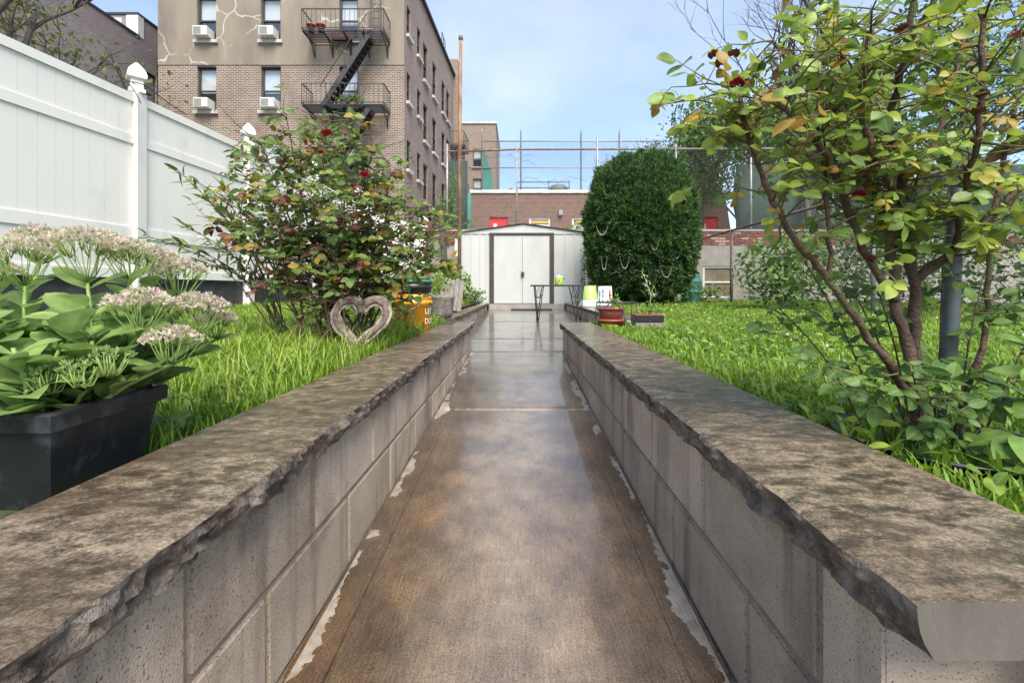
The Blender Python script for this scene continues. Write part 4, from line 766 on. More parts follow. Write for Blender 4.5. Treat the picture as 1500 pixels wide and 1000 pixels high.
bl = rng.random(50); pos = np.array([np.array(pts[1].lerp(pts[3], b) if i % 3 else pts[1].lerp(c + Vector((.085, 0, .33)), b)) + rng.normal(0, .012, 3) for i, b in enumerate(bl)]); scatter('petals', LEAF6, pos, rv(50) - [0, 0, .6], rv(50), rng.uniform(.015, .028, 50), rng.uniform(.2, .6, 50), M['leaf_floret'], t)
fluff('foliage', t, c + Vector((.03, 0, .17)), .09, 90, .035, 'leaf_weed')
# orange buckets stack
c = Vector((P(602, 0, 3.5).x, 3.55, lz(3.5))); t = thing('orange_bucket', c, 'orange plastic bucket with black pail nested in it by the wall', 'bucket')
MB().lathe(c, [(.125, 0), (.13, .004), (.142, .2), (.153, .205), (.154, .232), (.144, .236), (.146, .25), (.15, .252), (.15, .265), (.146, .268), (.147, .285), (.14, .285)], n=36).build('body', M['orange'], t)
MB().tube([c + Vector((.15 * math.cos(a), .15 * math.sin(a), .22 - .1 * math.sin((a + 3.0) / 2.75 * 3.1416) + .08 * (a + 3.0) / 2.75)) for a in [-3.0 + i * .25 for i in range(12)]], .003, 5).build('wire_handle', M['galv'], t)
def text_on(c, r, z, s, az, body, parent):
    cu = bpy.data.curves.new('lettering', 'FONT'); cu.body = body; cu.size = s; to = bpy.data.objects.new('tmp', cu); COL.objects.link(to); bpy.context.view_layer.update()
    me = bpy.data.meshes.new_from_object(to.evaluated_get(bpy.context.evaluated_depsgraph_get())); bpy.data.objects.remove(to); o0 = wloc(parent)
    b = bmesh.new(); b.from_mesh(me); bmesh.ops.subdivide_edges(b, edges=[e for e in b.edges if e.calc_length() > .02], cuts=2); b.to_mesh(me); b.free()
    for v in me.vertices:
        a = az + v.co.x / r; v.co = Vector((c.x + r * math.cos(a), c.y + r * math.sin(a), z + v.co.y)) - o0
    me.materials.clear(); me.materials.append(M['white_print']); return link('lettering', me, parent)
text_on(c, .1445, c.z + .135, .06, -.66, "LET'S", t); text_on(c, .1425, c.z + .06, .06, -.66, 'DO', t)
c2 = c + Vector((0, 0, .286)); t2 = thing('black_pail', c2, 'black pail with green rim nested in the orange bucket', 'bucket'); MB().lathe(c2, [(.135, .001), (.144, .005), (.146, .045), (.149, .048), (.149, .056), (.147, .06), (.148, .085)], n=36).build('body', M['black_plastic'], t2); MB().lathe(c2, [(.149, .0855), (.155, .087), (.155, .108), (.14, .11), (0, .11)], n=36).build('rim', M['green_lid'], t2)
tag(MB().box(c.x - .12, c.x + .125, c.y - .1, c.y + .1, c2.z + .1105, c2.z + .15).build('paver', M['grey_stone'], loc=(c.x, c.y, c2.z + .11), bevel=.008), 'grey concrete paver lying on the black pail', 'paver')
# stone planter behind it with bright shrub
c = Vector((P(644, 0, 4.7).x, 4.85, lz(4.7))); t = thing('stone_planter', c, 'round rough stone planter with yellow-green plant', 'planter')
MB().lathe(c, [(.1, 0), (.115, .06), (.125, .2), (.135, .215), (.135, .24), (.12, .245), (.11, .2), (0, .19)], n=28, jit=.06).build('pot', M['grey_stone'], t); fluff('foliage', t, c + Vector((-.02, 0, .33)), .13, 160, .06, 'leaf_bright', NARROW, up=1)
mb = MB(); c3 = Vector((P(671, 0, 6.4).x - .08, 6.2, lz(6)))
for i in range(5): mb.box(c3.x - .16 + i * .062, c3.x - .104 + i * .062, c3.y, c3.y + .015, c3.z, c3.z + .42 + .02 * (i % 2))
tag(mb.build('slatted_board', M['wood_grey'], loc=c3), 'weathered grey slatted board leaning in the greenery', 'board').rotation_euler = (R(-6), R(6), 0)
def shrub(name, label, c, rad, n, size, m, tpl=None, n_obj=0, stems=8, stem_m='cane_green', sq=(1, 1, 1), group=None):
    c = Vector(c); t = thing(name, c, label, 'shrub', group); mb = MB()
    for i in range(stems):
        a = random.uniform(0, 6.3); e_ = Vector((math.cos(a) * rad * .7 * sq[0], math.sin(a) * rad * .7 * sq[1], rad * random.uniform(1.2, 1.9) * sq[2])); mb.tube([c, c + e_ * .5 + Vector((0, 0, .05)), c + e_], [.008, .006, .003], 4)
    mb.build('stem', M[stem_m], t)
    fluff('foliage', t, c + Vector((0, 0, rad * sq[2])), rad, n, size, m, tpl, n_obj, sq); return t
shrub('leafy_shrub', 'bright yellow-green bushy shrub beside the rusty pole', P(660, 445, 8.6) + Vector((0, 0, 0)), .38, 900, .075, 'leaf_bright', LEAF, sq=(1.1, .8, .95))
shrub('leafy_shrub', 'low bright green plant spilling by the shed corner', P(693, 447, 9.6), .2, 350, .06, 'leaf_weed', LEAF, sq=(1.5, 1, .9))
shrub('leafy_shrub', 'mid green shrub climbing the chain-link fence', (4.3, 7.4, lzr(7)), .75, 1500, .085, 'leaf_weed', LEAF, sq=(1, 1.1, .85))
shrub('leafy_shrub', 'pale weedy growth at the foot of the concrete wall window', (4.2, 10.6, lzr(9)), .35, 500, .07, 'leaf_weed', LEAF, sq=(2.2, 1, .7))
shrub('leafy_shrub', 'green foliage showing between shed and yew', (1.75, 11.0, lzr(9)), .55, 500, .08, 'leaf_weed', LEAF, sq=(.5, .6, 1.7))
shrub('leafy_shrub', 'pale blossoming bush behind the shed roof corner', (1.9, 14, 1.5), .4, 300, .09, 'leaf_bright', LEAF, sq=(1.4, 1, .8))
# green bin
c = Vector((P(1014, 0, 10.6).x, 10.7, lzr(10))); t = thing('compost_bin', c, 'green plastic barrel bin standing by the chain-link fence', 'bin')
MB().lathe(c, [(.2, 0), (.225, .04), (.235, .25), (.25, .27), (.25, .31), (.24, .33), (.245, .5), (.255, .52), (.255, .55), (.235, .57), (.215, .68), (.19, .72), (.0, .72)], n=10, smooth=False).build('body', M['green_bin'], t); MB().lathe(c, [(.205, .721), (.205, .745), (.14, .77), (0, .775)], n=20).build('lid', M['black_plastic'], t)
# heart wreath
c = P(520, 526, 2.32); c.z = lz(2.3) + .0
t = thing('heart_wreath', c, 'grey woven vine heart wreath leaning by the red rose bush', 'wreath')
H = []
for i in range(61):
    a = 2 * math.pi * i / 60; x = 16 * math.sin(a) ** 3; y = 13 * math.cos(a) - 5 * math.cos(2 * a) - 2 * math.cos(3 * a) - math.cos(4 * a); H.append(Vector((x / 32 * .265, 0, (y + 17) / 29 * .25 + .03)))
core = MB(); lean = lambda p: c + Vector((p.x + .06 * p.z, p.z * .25, p.z))
core.tube([lean(p) for p in H], .016, 10); core.build('core', M['wicker_dark'], t)
for k in range(60):
    ph = random.uniform(0, 6.28); tw = random.uniform(1.5, 5) * random.choice((-1, 1)); r_ = random.uniform(.014, .03); s0 = random.randint(0, 59); L = random.randint(25, 59); pts = []
    for j in range(L):
        i = (s0 + j) % 60; p = H[i]; q = H[(i + 1) % 60]; d = (q - p).normalized(); nx = d.cross(Vector((0, 1, 0))); an = ph + tw * j / 8
        pts.append(lean(p + nx * math.cos(an) * r_ + Vector((0, 1, 0)) * math.sin(an) * r_ * .8))
    MB().tube(pts, random.uniform(.0022, .0042), 5).build('vine_strand', M['wicker_dark' if k % 3 == 0 else 'wicker'], t)
# ------------------------------------------------------------------ planter with sedum
PX0, PX1, PY0, PY1, PZ0, PZ1 = -1.42, -.735, .715, .955, -.365, -.195
t = thing('planter_box', (-1.07, .83, PZ0), 'large rectangular black plastic planter full of sedum', 'planter')
def frustum(mb, z0, z1, i0, i1, flip=False):
    V = [(PX0 + i0, PY0 + i0, z0), (PX1 - i0, PY0 + i0, z0), (PX1 - i0, PY1 - i0, z0), (PX0 + i0, PY1 - i0, z0), (PX0 + i1, PY0 + i1, z1), (PX1 - i1, PY0 + i1, z1), (PX1 - i1, PY1 - i1, z1), (PX0 + i1, PY1 - i1, z1)]
    fs = [(0, 1, 5, 4), (1, 2, 6, 5), (2, 3, 7, 6), (3, 0, 4, 7)]; mb.add(V, [f[::-1] for f in fs] if flip else fs)
mb = MB(); frustum(mb, PZ0 - .03, PZ1 - .034, .04, .012); mb.build('body', M['black_plastic'], t)
mb = MB(); frustum(mb, PZ1 - .034, PZ1 - .03, .012, .001); frustum(mb, PZ1 - .03, PZ1 - .004, .001, 0); frustum(mb, PZ1 - .004, PZ1, 0, .004); frustum(mb, PZ1, PZ1 - .0005, .004, .018); frustum(mb, PZ1 - .0005, PZ1 - .05, .018, .02, True); mb.build('rim', M['black_plastic'], t)
MB().add([(PX0 + .016, PY0 + .016, PZ1 - .03), (PX1 - .016, PY0 + .016, PZ1 - .03), (PX1 - .016, PY1 - .016, PZ1 - .03), (PX0 + .016, PY1 - .016, PZ1 - .03)], [(0, 1, 2, 3)]).build('potting_soil', M['soil'], t)
sed = thing('sedum_plant', (-1.05, .84, PZ1 - .03), 'leafy sedum with pale pink flower heads growing in black planter', 'plant')
def floret_head(parent, c, r, n, h=.03, tint0=.3, tint1=.95):
    c = np.array(c); a = rng.random(n) * 6.283; rr = np.sqrt(rng.random(n)) * r
    pos = c + np.stack([rr * np.cos(a), rr * np.sin(a), h * (1 - (rr / r) ** 2) + rng.normal(0, .003, n)], 1); k = 6
    out = np.stack([np.cos(a) * rr / r * .8, np.sin(a) * rr / r * .8, np.ones(n)], 1)
    P5 = np.repeat(pos, k, 0); D = np.repeat(out, k, 0) * .75 + rv(n * k) * .65; sz = rng.uniform(.0065, .0115, n * k)
    tn = np.repeat(rng.uniform(tint0, tint1, n), k) * rng.uniform(.75, 1, n * k)
    tpl = leaf_tpl(.34, 2, .45, .2, 0); tv, tf = tpl; Fm = frames(D, rv(n * k)); V = np.einsum('kij,nj->kni', Fm * sz[:, None, None], tv) + P5[:, None, :]; m_ = V.shape[1]
    head = np_mesh('flower_head', V.reshape(-1, 3), (tf[None] + (np.arange(n * k) * m_)[:, None, None]).reshape(-1, 3), M['leaf_floret'], np.repeat(tn, m_), parent)
    st = MB(); ct = Vector(c) - Vector((0, 0, r * 1.0))
    for i in range(16):
        q = Vector(pos[i]) - Vector((0, 0, .004)); md = ct.lerp(q, .5) + Vector((random.gauss(0, .003), random.gauss(0, .003), -.008 - r * .12)); st.tube([ct, md, q], [.0013, .0011, .0008], 4)
        for j in range(4): q2 = Vector(pos[(i * 7 + j * 31) % n]); 
    for i in range(16, min(n, 90)):
        q = Vector(pos[i]); j = min(range(16), key=lambda s_: (Vector(pos[s_]) - q).length); st.tube([ct.lerp(Vector(pos[j]), .6), q], .0006, 3)
    st.build('flower_stalk', M['stem_pale'], head); return ct
heads = [(-.92, .86, P(36, 372, .88), .062), (0, 0, P(128, 362, .86), .068), (0, 0, P(190, 372, .90), .05), (0, 0, P(220, 382, 1.0), .058), (0, 0, P(60, 350, 1.02), .05), (0, 0, P(262, 400, 1.02), .052), (0, 0, P(205, 446, .84), .052), (0, 0, P(288, 452, .95), .056), (0, 0, P(252, 498, .84), .044), (0, 0, P(-60, 375, .9), .06), (0, 0, P(-10, 400, 1.0), .05), (0, 0, P(318, 470, 1.02), .04)]
LP, LD, LN, LS, LT = [], [], [], [], []
stem = MB()
def sedum_stem(base, top, leaves=True, n=6):
    base, top = Vector(base), Vector(top); mid = base.lerp(top, .5) + Vector((random.uniform(-.01, .01), random.uniform(-.01, .01), .01)); stem.tube([base, mid, top], [.0048, .004, .0028], 7)
    if not leaves: return
    a = random.uniform(0, 3); L = (top - base).length; n = max(3, int(L / .032))
    for i in range(n):
        s_ = (i + .6) / n; p = base.lerp(mid, s_ * 2) if s_ < .5 else mid.lerp(top, s_ * 2 - 1); a += 1.57 + random.uniform(-.3, .3); sz = (.092 if s_ < .75 else .07) * random.uniform(.75, 1.15)
        for k in (0, math.pi):
            d = Vector((math.cos(a + k), math.sin(a + k), random.uniform(.25, 1.0))); LP.append(p); LD.append(d); LN.append(Vector((-d.x * .6, -d.y * .6 - .35, 1))); LS.append(sz); LT.append(min(1, max(0, random.gauss(.45, .22))))
for _, _, hp, r in heads:
    ct = floret_head(sed, hp, r, int(190 * (r / .05) ** 2), h=r * .45); b = Vector((min(PX1 - .05, max(PX0 + .05, hp.x * .97 - .01)), min(PY1 - .04, max(PY0 + .04, hp.y + random.uniform(-.04, .02))), PZ1 - .03)); sedum_stem(b, ct)
for i in range(46):
    b = Vector((random.uniform(PX0 + .2, PX1 - .03), random.uniform(PY0 + .025, PY1 - .03), PZ1 - .03)); tp = b + Vector((random.uniform(-.05, .06), random.uniform(-.06, .05), random.uniform(.05, .19))); sedum_stem(b, tp)
stem.build('stem', M['stem_pale'], sed)
LP = np.array(LP); scatter('leaves', SED, LP, np.array(LD), np.array(LN), LS, LT, M['leaf_sedum'], sed, n_obj=290)
# unopened green bud clusters at the front
for px, py, d in ((120, 545, .76), (75, 555, .75), (160, 530, .77)): 
    hp = P(px, py - 5, d); floret_head(sed, hp, .03, 26, h=.012, tint0=0, tint1=.12)
# ------------------------------------------------------------------ roses
def rose_bloom(parent, c, r, m, n=26, name='rose_bloom'):
    c = np.array(c); k = np.arange(n); a = k * 2.4; rr = np.sqrt(k / n); D = np.stack([np.cos(a) * rr, np.sin(a) * rr, 1.05 - rr * .9], 1); N = np.stack([-np.cos(a), -np.sin(a), .4 + 0 * a], 1)
    tpl = leaf_tpl(.95, 4, .6, -.25, -.25); tv, tf = tpl; sz = r * (.55 + .5 * rr); Fm = frames(D + rng.normal(0, .15, (n, 3)), N); V = np.einsum('kij,nj->kni', Fm * sz[:, None, None], tv) + c; m_ = V.shape[1]
    np_mesh(name, V.reshape(-1, 3), (tf[None] + (np.arange(n) * m_)[:, None, None]).reshape(-1, 3), M[m], None, parent)
class Bush:
    def __init__(s): s.canes = MB(); s.twigs = MB(); s.L = []
    def leaf(s, p, d, size, tint):
        n = Vector((random.gauss(0, .6), random.gauss(-.75, .5), random.gauss(.75, .3))); s.L.append((p, d, n, size, tint))
    def spray(s, p, d, ln, size, tints, nl=5):
        """a twig carrying compound leaves"""
        p = Vector(p); d = Vector(d).normalized(); pts = [p]; q = p; dd = d
        for i in range(4): dd = (dd + Vector((random.uniform(-.25, .25), random.uniform(-.25, .25), random.uniform(-.22, .16)))).normalized(); q = q + dd * ln / 4; pts.append(q)
        s.twigs.tube(pts, [.0026, .0023, .002, .0016, .0012], 4)
        for i in range(nl):
            t_ = (i + 1) / nl; k = min(3, int(t_ * 4)); b = pts[k].lerp(pts[min(k + 1, 4)], t_ * 4 - k if t_ < 1 else 1); a = Vector((random.gauss(0, 1), random.gauss(0, 1), random.gauss(.1, .6))).normalized(); a = (a + dd * .6).normalized(); pl = size * random.uniform(.9, 1.6); e_ = b + a * pl
            s.twigs.tube([b, e_], [.0012, .0008], 3); side = a.cross(Vector((0, 0, 1))); side = side.normalized() if side.length > .1 else Vector((1, 0, 0)); tt = random.choice(tints) + random.uniform(-.08, .08)
            s.leaf(e_, a + Vector((0, 0, -.3)), size * random.uniform(.8, 1.15), tt)
            for sg in (-1, 1):
                s.leaf(b + a * pl * .75, side * sg + a * .35 + Vector((0, 0, -.2)), size * random.uniform(.65, .95), tt + random.uniform(-.08, .08))
                if random.random() < .45: s.leaf(b + a * pl * .3, side * sg + a * .2, size * random.uniform(.5, .75), tt + random.uniform(-.08, .08))
    def finish(s, t, cm, m, tpl, n_obj):
        s.canes.build('cane', M[cm], t); s.twigs.build('twig', M['cane_green'], t)['kind'] = 'stuff'
        P_, D_, N_, S_, T_ = zip(*s.L); scatter('foliage', tpl, np.array(P_), np.array(D_), np.array(N_), S_, np.clip(T_, 0, 1), M[m], t, n_obj)
def smooth_line(pts, n):
    pts = [Vector(p) for p in pts]; out = []
    for i in range(len(pts) - 1):
        p0, p1, p2, p3 = pts[max(i - 1, 0)], pts[i], pts[i + 1], pts[min(i + 2, len(pts) - 1)]
        for k in range(n): u = k / n; out.append(.5 * ((2 * p1) + (p2 - p0) * u + (2 * p0 - 5 * p1 + 4 * p2 - p3) * u * u + (3 * p1 - p0 - 3 * p2 + p3) * u ** 3))
    out.append(pts[-1]); return out
# right rose tree
rb = P(1375, 655, 1.02); rb.z = lzr(1) ; rt = thing('rose_tree', rb, 'tall woody rose tree with yellowing leaves in sunken black pot', 'rose tree')
B = Bush()
canes = [([(1345, 690, 1.0), (1338, 590, 1.0), (1262, 480, .97), (1205, 400, .95), (1160, 345, .93), (1122, 270, .92), (1090, 185, .9), (1083, 130, .9)], .0095, .004),
    ([(1352, 690, 1.0), (1330, 520, 1.0), (1312, 440, 1.0), (1305, 350, 1.0), (1285, 300, 1.0), (1250, 190, 1.05), (1232, 70, 1.1), (1215, -40, 1.1)], .013, .005),
    ([(1355, 690, 1.03), (1340, 520, 1.03), (1338, 420, 1.02), (1330, 330, 1.0), (1318, 265, .98), (1302, 180, .95), (1330, 70, .92), (1345, -50, .92)], .014, .005),
    ([(1338, 410, 1.02), (1395, 368, 1.0), (1455, 315, .97), (1500, 262, .95), (1560, 190, .95)], .011, .006),
    ([(1398, 690, 1.05), (1412, 590, 1.05), (1445, 470, 1.06), (1452, 350, 1.08), (1478, 200, 1.1), (1500, 60, 1.12)], .0085, .004),
    ([(1312, 440, 1.0), (1265, 365, .98), (1225, 255, .93), (1180, 190, .9), (1140, 150, .88)], .009, .004),
    ([(1305, 350, 1.0), (1352, 250, 1.1), (1390, 150, 1.15), (1420, 20, 1.15)], .009, .004),
    ([(1325, 300, .99), (1290, 250, .9), (1262, 150, .85), (1275, 40, .82)], .008, .004),
    ([(1250, 190, 1.05), (1180, 120, 1.1), (1130, 60, 1.1)], .006, .003),
    ([(1395, 368, 1.0), (1420, 250, .9), (1440, 130, .85), (1435, 20, .85)], .007, .004), ([(1215, 410, .95), (1212, 320, .95), (1208, 230, .95)], .005, .003)]
for ci, (pl, r0, r1) in enumerate(canes):
    ln = smooth_line([P(*q) for q in pl], 6); ln = [p + Vector((random.gauss(0, .0025), random.gauss(0, .0025), 0)) for p in ln]; n = len(ln)
    B.canes.tube(ln, [(r0 + (r1 - r0) * i / (n - 1)) * random.uniform(.88, 1.14) for i in range(n)], 9)
    for i in range(n):                                              # thorns and spurs
        if random.random() < .6: a = Vector((random.gauss(0, 1), random.gauss(0, 1), .4)).normalized(); B.canes.tube([ln[i], ln[i] + a * (r0 + .011)], [.0022, .0004], 4)
    for i in range(n):
        py = VY - ln[i].z / ln[i].y * F
        if py > 385 or (ci == 0 and py > 330): continue
        for k in range(2):
            if random.random() < (.8 if py < 250 else .5):
                a = random.uniform(0, 6.283); d = Vector((math.cos(a) * 1.0, math.sin(a) * .9, random.uniform(-.25, .9))); B.spray(ln[i], d, random.uniform(.06, .2), random.choice((.022, .027, .033, .04)), (.15, .3, .42, .5, .55, .62, .66, .7, .86, .95, .45, .25, .38, .58, .48), random.randint(2, 4))
                if random.random() < .35: e2 = ln[i] + Vector((random.uniform(-.08, .08), random.uniform(-.08, .08), random.uniform(-.02, .12))); B.canes.tube([ln[i], ln[i].lerp(e2, .5) + Vector((random.gauss(0, .008), 0, .004)), e2], [.002, .0016, .001], 4)
for px, py, d in ((1082, 122, .9),): rose_bloom(rt, P(px, py, d), .02, 'rose_red', 26)
for px, py, d in ((1258, 286, .95), (1352, 238, 1.0), (1490, 55, .9)): rose_bloom(rt, P(px, py, d), .016, 'rose_magenta', 20)
for px, py, d in ((1045, 82, .9), (1075, 80, .92), (1055, 95, .9), (1320, 45, .9), (1438, 140, .85), (1432, 165, .86), (1420, 210, .86), (1275, 380, .97), (1280, 105, .9)): rose_bloom(rt, P(px, py, d), .014, 'rose_brown', 16, 'withered_bloom')
B.finish(rt, 'cane', 'leaf_rose', LEAFR, 290)
# lower darker suckers round the rose
sk = thing('leafy_sucker', rb + Vector((0, .02, 0)), 'dark green toothed leaves of young shoots around the rose stems', 'shrub'); B = Bush()
for i in range(11):
    a = random.uniform(0, 6.283); ro = random.uniform(.02, .12); b = rb + Vector((ro * math.cos(a), .03 + ro * .8 * math.sin(a), 0)); hgt = random.uniform(.12, .5); lean_ = random.uniform(.05, .3); sx = 1.0 if math.cos(a) > 0 else .8
    e_ = b + Vector((math.cos(a) * lean_ * sx, math.sin(a) * lean_ * .7, hgt)); ln = smooth_line([b, b.lerp(e_, .5) + Vector((0, 0, .04)), e_], 5); B.canes.tube(ln, [.003 - .0018 * j / 10 for j in range(len(ln))], 5)
    for p in ln[3:]:
        if random.random() < .8: aa = random.uniform(0, 6.283); B.spray(p, (math.cos(aa), math.sin(aa), .2), .05, random.choice((.028, .034, .04)), (.15, .3, .45, .6, .7), 2)
B.finish(sk, 'cane', 'leaf_weed', LEAF, 200)
MBr = MB().lathe(rb + Vector((.02, .02, -.02)), [(.19, 0), (.2, .05), (.207, .052), (.207, .058), (.195, .058), (.19, .03), (0, .028)], n=40); tag(MBr.build('sunken_pot', M['black_plastic'], loc=rb), 'black plastic pot rim sunk in grass around the rose tree', 'flower pot')
mb = MB().tube([P(1375, 660, 1.05), P(1392, 480, 1.05), P(1398, 330, 1.06), P(1402, 255, 1.06)], .0165, 12); tag(mb.build('support_pole', M['grey_pole'], loc=P(1375, 660, 1.05)), 'grey plastic support pipe tied among the rose stems', 'pole')
# big leaved weed at the right edge
wd = thing('broad_weed', P(1530, 640, .92), 'broad-leaved green weed beside the sunken rose pot', 'weed'); mb = MB(); L_ = []
for px, py, d, tx, ty in ((1500, 545, .85, -1, .1), (1460, 635, .85, -1, -.35), (1475, 505, .95, -.7, .5), (1520, 480, 1.0, -.3, .6), (1500, 590, .95, -.9, .0), (1545, 520, .8, .4, .4), (1440, 560, 1.0, -.8, .3)):
    e_ = P(px + 40, py + 6, d); mb.tube([P(1530, 690, .92), P(1530, 600, .92).lerp(e_, .5), e_], [.003, .0025, .0015], 5)
    for k in range(3): L_.append((e_, Vector((tx, -.25 + (k - 1) * .9, ty - .1 + .1 * k)), Vector((random.uniform(-.3, .1), -.45, 1)), random.uniform(.065, .1), random.uniform(.5, .9)))
mb.build('stem', M['stem_pale'], wd); P_, D_, N_, S_, T_ = zip(*L_); scatter('leaves', LEAF, np.array(P_), np.array(D_), np.array(N_), S_, T_, M['leaf_weed'], wd, len(L_))
# left rose bush
lbp = P(490, 515, 2.5); lbp.z = lz(2.5); lr = thing('rose_bush', lbp, 'sprawling thorny rose bush with small red blooms and reddish leaves', 'rose bush'); B = Bush()
tops = [(385, 215, 2.4), (420, 175, 2.5), (440, 205, 2.6), (475, 178, 2.45), (500, 220, 2.6), (520, 205, 2.4), (545, 225, 2.5), (560, 255, 2.6), (590, 290, 2.5), (620, 300, 2.6), (632, 340, 2.5), (600, 345, 2.4), (640, 370, 2.6), (570, 330, 2.7), (360, 260, 2.5), (330, 290, 2.6), (350, 330, 2.5), (400, 290, 2.3), (450, 280, 2.3), (500, 300, 2.3), (470, 330, 2.7), (540, 300, 2.35), (400, 380, 2.4), (380, 245, 2.7), (610, 380, 2.4), (460, 240, 2.8), (530, 350, 2.8)]
for i, tp in enumerate(tops):
    b = lbp + Vector((random.uniform(-.17, .2), random.uniform(-.1, .12), 0)); e_ = P(*tp); md = b.lerp(e_, .5) + Vector((random.uniform(-.04, .04), random.uniform(-.05, .05), .06)); ln = smooth_line([b, b.lerp(md, .5) + Vector((random.uniform(-.03, .03), 0, .02)), md, e_], 5); n = len(ln)
    B.canes.tube(ln, [.0085 - .006 * j / (n - 1) for j in range(n)], 6)
    for j in range(3, n):
        f_ = j / n
        for k in range(3):                                          # bare twiggy side shoots
            if random.random() < .6: a = random.uniform(0, 6.283); e2 = ln[j] + Vector((math.cos(a), math.sin(a), random.uniform(-.1, .8))) * random.uniform(.06, .25); m2 = ln[j].lerp(e2, .5) + Vector((random.gauss(0, .015), random.gauss(0, .015), .01)); B.canes.tube([ln[j], m2, e2], [.0025, .002, .0012], 4)
        if f_ > .45:
            for k in range(3):
                if random.random() < .52 + .5 * (f_ - .5) * 2: a = random.uniform(0, 6.283); B.spray(ln[j], (math.cos(a), math.sin(a) * .8, random.uniform(-.2, .7)), random.uniform(.06, .2), random.choice((.036, .044, .054)), (.3, .4, .4, .5, .6, .66, .8, .92, .97, .45, .35), random.randint(2, 4))
for px, py, d, r, m_ in ((479, 196, 2.35, .032, 'rose_red'), (470, 224, 2.4, .02, 'rose_red'), (534, 257, 2.35, .028, 'rose_red'), (575, 268, 2.4, .014, 'rose_red'), (505, 424, 2.3, .012, 'rose_magenta'), (530, 415, 2.35, .011, 'rose_magenta'), (512, 440, 2.28, .010, 'rose_magenta'), (390, 395, 2.4, .01, 'rose_magenta'), (545, 360, 2.4, .012, 'rose_magenta')): rose_bloom(lr, P(px, py, d), r, m_, 24)
for k in range(10): q = random.choice(tops); rose_bloom(lr, P(q[0] + random.uniform(-40, 40), q[1] + random.uniform(10, 90), q[2]), .012, 'rose_brown' if k % 3 else 'rose_magenta', 10, 'rose_hip')
B.finish(lr, 'cane', 'leaf_rose_dark', LEAFR, 290)
# nandina with narrow leaves arching towards the fence
nb = P(415, 500, 2.75); nb.z = lz(2.7); nd = thing('nandina_shrub', nb, 'arching shrub with narrow bamboo-like leaves in front of white fence', 'shrub'); mb = MB(); L_ = []
for tp in ((215, 345, 2.55), (262, 250, 2.6), (285, 262, 2.7), (300, 290, 2.6), (270, 330, 2.7), (310, 360, 2.6), (330, 330, 2.6), (345, 395, 2.7), (285, 380, 2.8), (330, 275, 2.7), (360, 300, 2.8), (250, 352, 2.6)):
    e_ = P(*tp); ln = smooth_line([nb + Vector((random.uniform(-.06, .06), 0, 0)), nb.lerp(e_, .5) + Vector((.04, 0, .13)), e_], 8); mb.tube(ln, [.005 - .0035 * j / 16 for j in range(17)], 5)
    for j in range(7, 17):
        d = (ln[j] - ln[j - 1]).normalized()
        for k in range(3): a = d * .7 + Vector((random.gauss(0, .5), random.gauss(0, .6), random.gauss(-.05, .45))); L_.append((ln[j], a, Vector((random.gauss(0, .5), -.4, 1)), random.uniform(.06, .105), random.choice((.1, .25, .4, .5, .6, .66, .9 if j < 12 else .55))))
mb.build('stem', M['cane'], nd); P_, D_, N_, S_, T_ = zip(*L_); scatter('foliage', NARROW, np.array(P_), np.array(D_), np.array(N_), S_, T_, M['leaf_rose_dark'], nd, 280)
# weeds by the bucket
B = Bush(); wb = thing('weedy_seedling', P(590, 500, 3.1), 'dark green weed with magenta buds in front of the orange bucket', 'weed'); b = P(585, 505, 3.15)
for k in range(12):
    e_ = P(random.uniform(575, 625), random.uniform(425, 490), 3.2); ln = smooth_line([b, b.lerp(e_, .5) + Vector((0, 0, .02)), e_], 4); B.canes.tube(ln, .0018, 4)
    for p in ln[2:]: B.spray(p, (random.gauss(0, 1), random.gauss(0, .6), .2), .04, .03, (.05, .15, .25, .4), 1)
rose_bloom(wb, P(601, 484, 3.1), .016, 'rose_magenta', 18); rose_bloom(wb, P(612, 491, 3.05), .012, 'rose_red', 14); B.finish(wb, 'cane', 'leaf_weed', LEAF, 60)
# ------------------------------------------------------------------ yew
yc = Vector((P(938, 0, 9.6).x, 9.6, lzr(9))); yw = thing('yew_bush', yc, 'large clipped dark green yew bush beside the shed', 'bush')
n = 17000; th = rng.random(n) * 6.283; u = rng.uniform(-1, 1, n); D0 = np.stack([np.sqrt(1 - u * u) * np.cos(th), np.sqrt(1 - u * u) * np.sin(th), u], 1)
def yew_r(d):
    zz = d[:, 2]; e_ = 2.6; rx, rz = 1.10, 1.53; base = 1 / ((np.abs(np.sqrt(1 - zz ** 2)) / rx) ** e_ + (np.abs(zz) / rz) ** e_) ** (1 / e_)
    lump = np.array([mnoise.noise(Vector(q * 3.2)) * .06 + mnoise.noise(Vector(q * 8)) * .11 + mnoise.noise(Vector(q * 17)) * .05 for q in d]); return base * (1 + lump)
rr = yew_r(D0); dep = rng.random(n) ** 2 * .12; pos = D0 * (rr - dep)[:, None] + np.array(yc) + [0, 0, 1.60]
keep = pos[:, 2] > yc.z + .12; pos, D1, dp = pos[keep], D0[keep], dep[keep]; n = len(pos)
K = 5; PP = np.repeat(pos, K, 0) + rng.normal(0, .012, (n * K, 3)); DD = np.repeat(D1, K, 0) + rv(n * K) * .75 + [0, 0, .3]
scatter('needles', leaf_tpl(.3, 2, .5, .2, .0), PP, DD, rv(n * K), rng.uniform(.05, .105, n * K), np.clip(np.repeat(rng.uniform(.1, .75, n), K) + rng.normal(0, .16, n * K), 0, 1), M['leaf_yew'], yw, 0)
tips = np.where((D1[:, 2] > -.3) & (rng.random(n) < .11))[0]; q = pos[tips]; k = len(q); PPt = np.concatenate([q + D1[tips] * .02 * j + np.array([0, 0, .034 * j]) for j in range(6)]); DDt = rv(k * 6) * .6 + [0, 0, .9]
